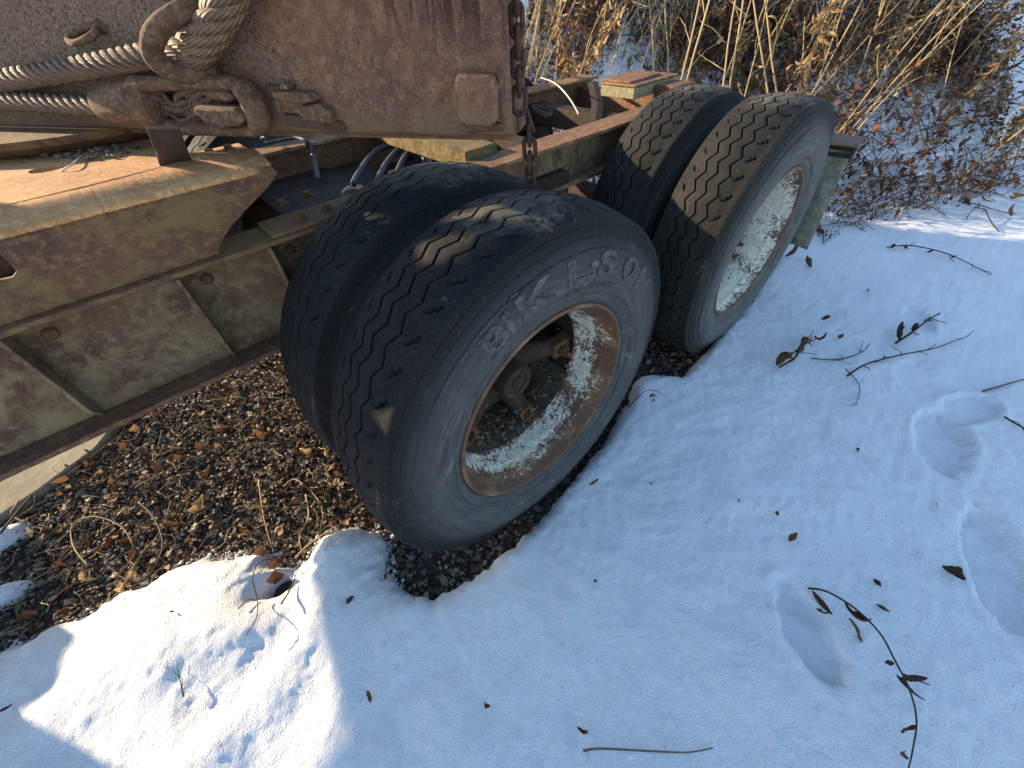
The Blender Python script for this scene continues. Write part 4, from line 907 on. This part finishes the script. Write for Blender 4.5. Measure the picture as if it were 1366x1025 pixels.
twig_thing('curled_leaf_stem', [(1078, 785), (1102, 790), (1140, 812), (1172, 845), (1192, 880), (1212, 920), (1222, 960), (1216, 1000), (1210, 1032)], .0030, DARK_STEM, 'arching brown stem with curled dead leaves in the lower right snow', 'dead plant', branch=0, zoff=[.005, .03, .05, .06, .065, .06, .05, .03, .01],
  leaves=[(1083, 788, .012, .050, .013, .9, -1.9, .4), (1088, 812, .01, .030, .012, 1.5, -1.6, .2), (1126, 803, .045, .060, .014, 1.6, -2.2, .5), (1132, 825, .03, .055, .014, -.9, -1.9, .3), (1140, 815, .045, .040, .012, 2.6, -1.7, .3), (1193, 885, .05, .040, .013, 2.2, 2.2, .5), (1195, 900, .04, .045, .014, 1.2, -1.9, .5), (1200, 905, .03, .040, .012, .6, -.6, .1), (1222, 968, .03, .045, .011, .8, 2.5, .1), (1212, 1012, .02, .035, .012, 1.6, 2.2, .1)])
twig_thing('side_twig', [(1205, 900), (1222, 908), (1240, 914)], .0028, DARK_STEM, 'small bare side twig crossing the arching brown stem', 'twig', .05, 0)
# single leaves on the snow
SL = [(18, 938, .030, .008, 'slim brown leaf in the lower left shadow corner'), (494, 938, .030, .009, 'orange brown willow leaf at the edge of the sunlit snow'), (652, 940, .014, .013, 'dark round seed cluster on shaded snow'), (770, 970, .036, .008, 'curled dark leaf above the stick'), (786, 647, .034, .007, 'thin twisted leaf on snow right of the front tyre'), (868, 645, .016, .008, 'tiny brown leaf scrap right of the twisted leaf'), (792, 776, .016, .009, 'small orange leaf in the middle of the snow'), (1037, 682, .044, .010, 'long curled leaf in the middle right snow'), (1052, 722, .034, .014, 'greyish folded leaf below the long curled leaf'), (1146, 602, .018, .012, 'small curled leaf near the upper footprint'), (1165, 772, .020, .010, 'small brown leaf above the arching stem'), (1168, 806, .024, .010, 'small leaf just right of the arching stem'), (1256, 756, .038, .028, 'broad reddish brown leaf on snow at right'), (1250, 672, .016, .006, 'tiny leaf speck right of the small footprint'), (986, 670, .010, .006, 'tiny dark scrap above the long curled leaf'), (1005, 404, .032, .02, 'tan leaf beside the rear tyre'), (1095, 426, .035, .018, 'orange leaf scrap on the upper snow'), (1118, 452, .03, .016, 'small pale scrap beside the withered clump'), (1100, 312, .13, .09, 'big crumpled brown leaf near the mud flap'), (1082, 357, .12, .07, 'brown leaf heap beside the mud flap foot'), (1047, 342, .16, .06, 'dark leaf mat under the mud flap'), (1155, 388, .03, .012, 'small grey leaf on upper snow'), (962, 408, .05, .02, 'brown grass caught on the rear rim'), (514, 774, .020, .013, 'brown leaf on the snow wall of the tyre hollow'), (462, 806, .022, .012, 'dark scrap at the end of the snow crack'), (232, 816, .012, .006, 'tiny dark scrap on sunlit snow')]
for i, (u, v, L, W, lab) in enumerate(SL):
    p = surf(u, v, .004); lf = Leaves(); lf.add(eul(rv.uniform(-.4, .4), rv.uniform(-.35, .1), 0), L*(1.3 if L < .1 else .75), W*(1.25 if L < .1 else .75), rv.uniform(.6, 2.6), rv.uniform(-1.2, 1.2), rv, 9, .45, var=rv.uniform(.3, 1))
    o = lf.build('fallen_leaf', LEAF_BROWN); o.location = p; o.rotation_euler = (0, 0, rv.uniform(0, 6.28) if i != 1 else .8); tag(o, lab, 'leaf', 'fallen leaves on the snow')
# leaves on the gravel
for i in range(230):
    while True:
        x, y = rv.uniform(-1.5, -.35), rv.uniform(.3, 1.5); d = float(sdist(np.array([x]), np.array([y]), GPOLY)[0])
        if d < -.005 and (rv.random() < .55 or d > -.14 or x > -.7): break
    L = rv.uniform(.022, .062); lf = Leaves(); lf.add(eul(rv.uniform(-.9, .9), rv.uniform(-.6, .3), 0), L, L*rv.uniform(.35, .75), rv.uniform(.8, 4.0), rv.uniform(-2, 2), rv, 7, .6, var=rv.random()**.7)
    o = lf.build('fallen_leaf', LEAF_TAN if rv.random() < .45 else LEAF_BROWN); o.location = (x, y, GZ+rv.uniform(.006, .022)); o.rotation_euler = (0, 0, rv.uniform(0, 6.28)); tag(o, 'curled dead leaf lying on the gravel beside the front wheel', 'leaf', 'dead leaves on the gravel')
p = at(366, 776, 2, -.46)
for (dx, dy, L, W, lab) in ((0, 0, .055, .05, 'large dark brown leaf in the hollow of the snow edge'), (.01, .05, .04, .03, 'tan leaf above the large dark leaf in the hollow'), (.055, .03, .035, .03, 'reddish leaf right of the snow hollow'), (-.01, .12, .05, .035, 'orange leaf curled at the gravel edge')):
    lf = Leaves(); lf.add(eul(.4, -.6, 0), L, W, 1.4, .4, rv, 9, .35, var=.45 if dx == 0 else .9); o = lf.build('fallen_leaf', LEAF_BROWN); o.location = (p.x+dx, p.y+dy, -.475); o.rotation_euler = (0, 0, 1.2+dx*30); tag(o, lab, 'leaf')
for (u, v) in ((170, 556), (178, 550), (218, 536)):
    q = at(u, v, 2, -.47); lf = Leaves()
    for k in range(4): lf.add(Matrix.Translation((rv.uniform(-.01, .01), rv.uniform(-.01, .01), rv.uniform(0, .015))) @ eul(rv.uniform(-.5, .5), -.3, rv.uniform(0, 6)), .035, .02, .6, 0, rv, 5, .3)
    o = lf.build('green_sprout', LEAF_GREEN); o.location = q; tag(o, ['yellow green weed sprout nearest the slab under the trailer beam', 'green sprout beside the yellow weed under the beam', 'small green leaf tuft right of the weed under the beam'][[170, 178, 218].index(u)], 'weed')
# litter of fibres and bits on the gravel
mb = MB(); rl = random.Random(9)
for i in range(1100):
    x, y = rl.uniform(-1.55, -.3), rl.uniform(.15, 1.5)
    if float(sdist(np.array([x]), np.array([y]), GPOLY)[0]) > -.01: continue
    a = rl.uniform(0, 6.28); mb.tube(crooked((x, y, GZ+.008+rl.random()*.012), (math.cos(a), math.sin(a), rl.uniform(-.1, .25)), rl.uniform(.02, .11), 5, .25, rl, .03), rl.uniform(.0007, .0021), 3)
o = mb.build('plant_litter', TAN_STEM, None, smooth=True, fixn=False); tag(o, 'fine broken stems and rootlets scattered over the gravel', 'litter', kind='stuff')

# ------------------------------------------------------------------ thicket on the bank
def gz_at(x, y): return zs(x, y)
def weed_kind(kind, seed):
    r = random.Random(seed); st = MB(); lf = Leaves(); lf2 = Leaves()
    if kind == 'cane':                                     # tall pale bare cane with a few leaves
        for q in range(r.randint(1, 2)):
            P = crooked((r.uniform(-.04, .04), r.uniform(-.04, .04), -.03), (r.uniform(-.1, .1), r.uniform(-.1, .1), 1), r.uniform(1.3, 1.9), 12, .035, r); st.tube(P, [.0075*(1-.6*i/12) for i in range(13)], 5)
            for i in range(3, 12):
                if r.random() < .5:
                    a = r.uniform(0, 6.28); B = crooked(P[i], (math.cos(a), math.sin(a), 1.2), r.uniform(.12, .35), 5, .12, r); st.tube(B, [.003, .0028, .0024, .002, .0016, .001], 4)
                    lf.add(Matrix.Translation(B[-1]) @ eul(r.uniform(-2, 2), r.uniform(-1, 1.5), r.uniform(0, 6)), r.uniform(.05, .09), .02, 2.2, 1.5, r, 6)
    elif kind == 'weed':                                   # drooping curled tan leaves packed on a leaning stem
        P = crooked((0, 0, -.03), (r.uniform(-.1, .1), r.uniform(-.1, .1), 1), r.uniform(.8, 1.3), 14, .05, r, .01); st.tube(P, [.005*(1-.6*i/14) for i in range(15)], 5)
        for i in range(2, 15):
            for k in range(r.randint(4, 8)):
                a = r.uniform(0, 6.28); lf.add(Matrix.Translation(P[i] + Vector((0, 0, r.uniform(-.04, .04)))) @ eul(r.uniform(-1, 1), r.uniform(.5, 1.5), a), r.uniform(.05, .13), r.uniform(.012, .027), r.uniform(.4, 2.8), r.uniform(-2, 2), r, 5, .6)
            if r.random() < .6:
                a = r.uniform(0, 6.28); B = crooked(P[i], (math.cos(a)*.7, math.sin(a)*.7, .9), r.uniform(.1, .28), 5, .15, r, .03); st.tube(B, [.0022, .002, .0017, .0014, .001, .0007], 3)
                for b in B[2:]: lf.add(Matrix.Translation(b) @ eul(r.uniform(-2, 2), r.uniform(.2, 1.5), r.uniform(0, 6)), r.uniform(.04, .08), .016, r.uniform(.5, 2.5), 1, r, 4, .6)
    elif kind == 'brush':                                  # fine dark twiggy bush
        for q in range(8):
            a = r.uniform(0, 6.28); P = crooked((r.uniform(-.05, .05), r.uniform(-.05, .05), -.03), (math.cos(a)*.6, math.sin(a)*.6, r.uniform(.6, 1.2)), r.uniform(.35, .8), 8, .16, r); st.tube(P, [.0035*(1-.75*i/8) for i in range(9)], 4)
            for i in range(2, 9):
                for k in range(2):
                    a = r.uniform(0, 6.28); B = crooked(P[i], (math.cos(a), math.sin(a), r.uniform(-.3, .9)), r.uniform(.06, .22), 4, .25, r); st.tube(B, [.0017, .0015, .0012, .001, .0006], 3)
                    if r.random() < .55: lf2.add(Matrix.Translation(B[r.randint(1, 4)]) @ eul(r.uniform(-2, 2), r.uniform(-.5, 1.5), r.uniform(0, 6)), r.uniform(.03, .07), .022, r.uniform(.8, 3), 2, r, 4, .6)
    elif kind == 'sapling':                                # grey young tree stem with branches
        P = crooked((0, 0, -.05), (r.uniform(-.1, .1), r.uniform(-.1, .1), 1), 3.2, 16, .05, r); st.tube(P, [.028*(1-.75*i/16) for i in range(17)], 8)
        for i in range(2, 16):
            for k in range(2):
                a = r.uniform(0, 6.28); B = crooked(P[i], (math.cos(a), math.sin(a), r.uniform(.2, 1.1)), r.uniform(.4, 1.1), 8, .14, r); st.tube(B, [.009*(1-.85*j/8) for j in range(9)], 5)
                for j in range(2, 8):
                    a2 = r.uniform(0, 6.28); Cc = crooked(B[j], (math.cos(a2), math.sin(a2), r.uniform(0, .9)), r.uniform(.12, .4), 5, .2, r); st.tube(Cc, [.003, .0026, .0022, .0018, .0014, .0008], 3)
    return st, lf, lf2
KINDS = {}
for kind, cnt, m in (('cane', 4, TAN_STEM), ('weed', 7, TAN_STEM), ('brush', 5, DARK_STEM), ('sapling', 3, BARK)):
    KINDS[kind] = []
    for i in range(cnt):
        st, lf, lf2 = weed_kind(kind, 100*i+len(kind)); ms = st.mesh('stem', m, True)
        ml = np_mesh('leaves', np.array(lf.V), np.array(lf.F), LEAF_TAN, True, {'var': lf.A}) if lf.V else None
        ml2 = np_mesh('leaves', np.array(lf2.V), np.array(lf2.F), LEAF_BROWN, True, {'var': lf2.A}) if lf2.V else None
        KINDS[kind].append((ms, ml, ml2))
INFO = {'cane': ('dry_cane', 'tall pale bare cane leaning', 'dead plant', 'dry canes in the thicket'), 'weed': ('dried_weed', 'tan dried weed with curled leaves on the snowy bank', 'dead plant', 'dried weeds on the bank'), 'brush': ('dead_brush', 'fine dark brown twiggy brush', 'bush', 'twiggy brush on the bank'), 'sapling': ('sapling', 'grey bare sapling trunk with branches on the bank behind the trailer', 'young tree', 'saplings behind the trailer')}
rp = random.Random(77)
def plant(kind, x, y, s=1, lean=(0, 0), label=None):
    nm, lab, cat, grp = INFO[kind]; zz = gz_at(x, y)
    if kind != 'sapling' and label is None and vnoise(x*1.1+4, y*1.1, 57) < -.22 and rp.random() < .8: return
    d_ = CR @ (np.array([x, y, zz+.25]) - CAM)
    if d_[2] < .3: return
    pu, pv = 683+FPX*d_[0]/d_[2], 512.5+FPX*d_[1]/d_[2]
    if not (650 < pu < 1480 and -190 < pv < 420): return
    if d_[2] < 9 and label is None:
        lab = lab.split(' behind the trailer')[0].split(' on the snowy bank')[0].split(' on the bank')[0] + (' above and behind the box on the rails' if pu < 900 else ' rising behind the two rear tyres' if pu < 1090 else ' just above the mud flap bracket' if pu < 1190 and pv > 110 else ' at the top edge right of the rear tyres' if pu < 1240 and pv <= 110 else ' in the top right corner' if pv < 100 else ' on the bank near the right edge')
    e = empty(nm, (x, y, gz_at(x, y)), (lean[0], lean[1], 0)); e.scale = (s, s, s); tag(e, label or lab, cat, grp)
    ms, ml, ml2 = rp.choice(KINDS[kind]); a = rp.uniform(0, 6.28)
    for n_, me in (('stem', ms), ('leaves', ml), ('leaves', ml2)):
        if me is not None: o = link(n_, me, e); o.rotation_euler = (0, 0, a)
def bank_xy(s, t): return (.66*s + .75*t, .75*s - .66*t)       # s up the bank, t along its foot
def region(n, s0, s1, t0, t1, pw=1):
    for _ in range(n): s = s0 + (s1-s0)*rp.random()**pw; t = rp.uniform(t0, t1); yield bank_xy(s, t)
def lean_to(a, x=0): return (rp.gauss(0, .12), a + rp.gauss(0, .16))
for x, y in region(225, 2.15, 6.0, -2.4, 3.9, 1.0): plant('weed', x, y, rp.uniform(.6, 1.05), (rp.gauss(-.12, .25), rp.gauss(.42, .25)))
for x, y in region(230, 2.0, 5.8, -2.4, 3.8, 1.05): plant('brush', x, y, rp.uniform(.6, 1.3), (rp.gauss(0, .3), rp.gauss(.2, .3)))
for x, y in region(290, 2.2, 5.8, -2.4, 3.6): plant('cane', x, y, rp.uniform(.6, 1.15), (rp.gauss(-.15, .25), rp.gauss(.62, .25)))
for x, y in ((2.9, 2.9), (3.3, 2.75), (3.1, 3.4), (3.7, 2.9), (2.6, 3.5), (4.1, 3.1), (4.6, 2.2), (5.2, 1.4), (4.3, 3.9), (5.6, 2.6)): plant('sapling', x, y, rp.uniform(.8, 1.3), (rp.gauss(0, .12), rp.gauss(.1, .12)))
for x, y in region(150, 5, 9.5, -4.5, 6): plant(rp.choice(['weed', 'brush', 'cane', 'brush']), x, y, rp.uniform(1.0, 1.8), (rp.gauss(0, .25), rp.gauss(.3, .25)))
# low plants at the bank foot, by the mud flap
for u, v, s in ((1110, 300, .45), (1145, 305, .5), (1170, 290, .5), (1130, 280, .55), (1200, 275, .5), (1098, 325, .35), (1230, 262, .5), (1160, 262, .6), (1290, 262, .4), (1330, 240, .5)):
    q = surf(u, v); plant('brush', q.x, q.y, s*rp.uniform(.7, 1.1), (rp.gauss(0, .3), rp.gauss(.3, .3)))
# loose litter over the bank: countless bits
rb = random.Random(31); lf = Leaves(); mb = MB()
for i in range(15000):
    s = 1.75 + 4.2*(rb.random()+rb.random())/2; t = rb.uniform(-1.8, 4.0); x, y = bank_xy(s, t)
    if vnoise(x*1.8, y*1.8, 55) < .06 and rb.random() < .85: continue
    if i < 7500: lf.add(Matrix.Translation((x, y, 0)) @ eul(rb.uniform(-1, 1), rb.uniform(-1, .6), rb.uniform(0, 6.28)), rb.uniform(.03, .10), rb.uniform(.014, .04), rb.uniform(.4, 2.2), rb.uniform(-1, 1), rb, 3, .5)
    else:
        a = rb.uniform(0, 6.28); mb.tube(crooked((x, y, .0), (math.cos(a), math.sin(a), rb.uniform(0, 1.2)), rb.uniform(.08, .45), 4, .2, rb, .05), rb.uniform(.0012, .003), 3)
def drape(V):
    V = np.array(V); V[:, 2] += snow_z(V[:, 0], V[:, 1]) + .01; return V
o = link('bank_litter', np_mesh('bank_litter', drape(lf.V), np.array(lf.F), LEAF_TAN, True, {'var': lf.A})); tag(o, 'dead leaves strewn thickly over the snowy bank', 'leaf litter', kind='stuff')
mb.v = [tuple(p) for p in drape(mb.v)]; o = mb.build('bank_twigs', DARK_STEM, None, smooth=True, fixn=False); tag(o, 'fine dead twigs strewn over the snowy bank', 'twig litter', kind='stuff')

# crumbs of snow along its torn edge and scraps of leaf over the gravel
r = np.random.default_rng(44); P = np.stack([r.uniform(-1.6, -.3, 60000), r.uniform(.1, 1.3, 60000)], 1); d = sdist(P[:, 0], P[:, 1], GPOLY); P = P[(d < .01) & (d > -.035*r.random(len(d))**2)][:1400]
V, Fc, A = chips(len(P), P, .004, .017, GZ+.004, 45, .8); o = link('snow_crumbs', np_mesh('snow_crumbs', V, Fc, SNOW, True)); tag(o, 'small crumbs of snow along the torn edge of the snow cover', 'snow crumbs', kind='stuff')
lf = Leaves(); rr_ = random.Random(46)
for i in range(2600):
    x, y = rr_.uniform(-1.6, -.3), rr_.uniform(.15, 1.6)
    if float(vnoise(x*4, y*4, 66)) < -.1 and rr_.random() < .7: continue
    if not (float(sdist(np.array([x]), np.array([y]), GPOLY)[0]) < 0): continue
    L = rr_.uniform(.008, .026); lf.add(Matrix.Translation((x, y, GZ+rr_.uniform(.004, .016))) @ eul(rr_.uniform(-1, 1), rr_.uniform(-.8, .8), rr_.uniform(0, 6.28)), L, L*rr_.uniform(.3, .8), rr_.uniform(.5, 3.5), rr_.uniform(-2, 2), rr_, 3, .5)
o = lf.build('leaf_scraps', LEAF_BROWN); tag(o, 'small scraps of rotting leaf matted over the gravel', 'leaf scraps', kind='stuff')
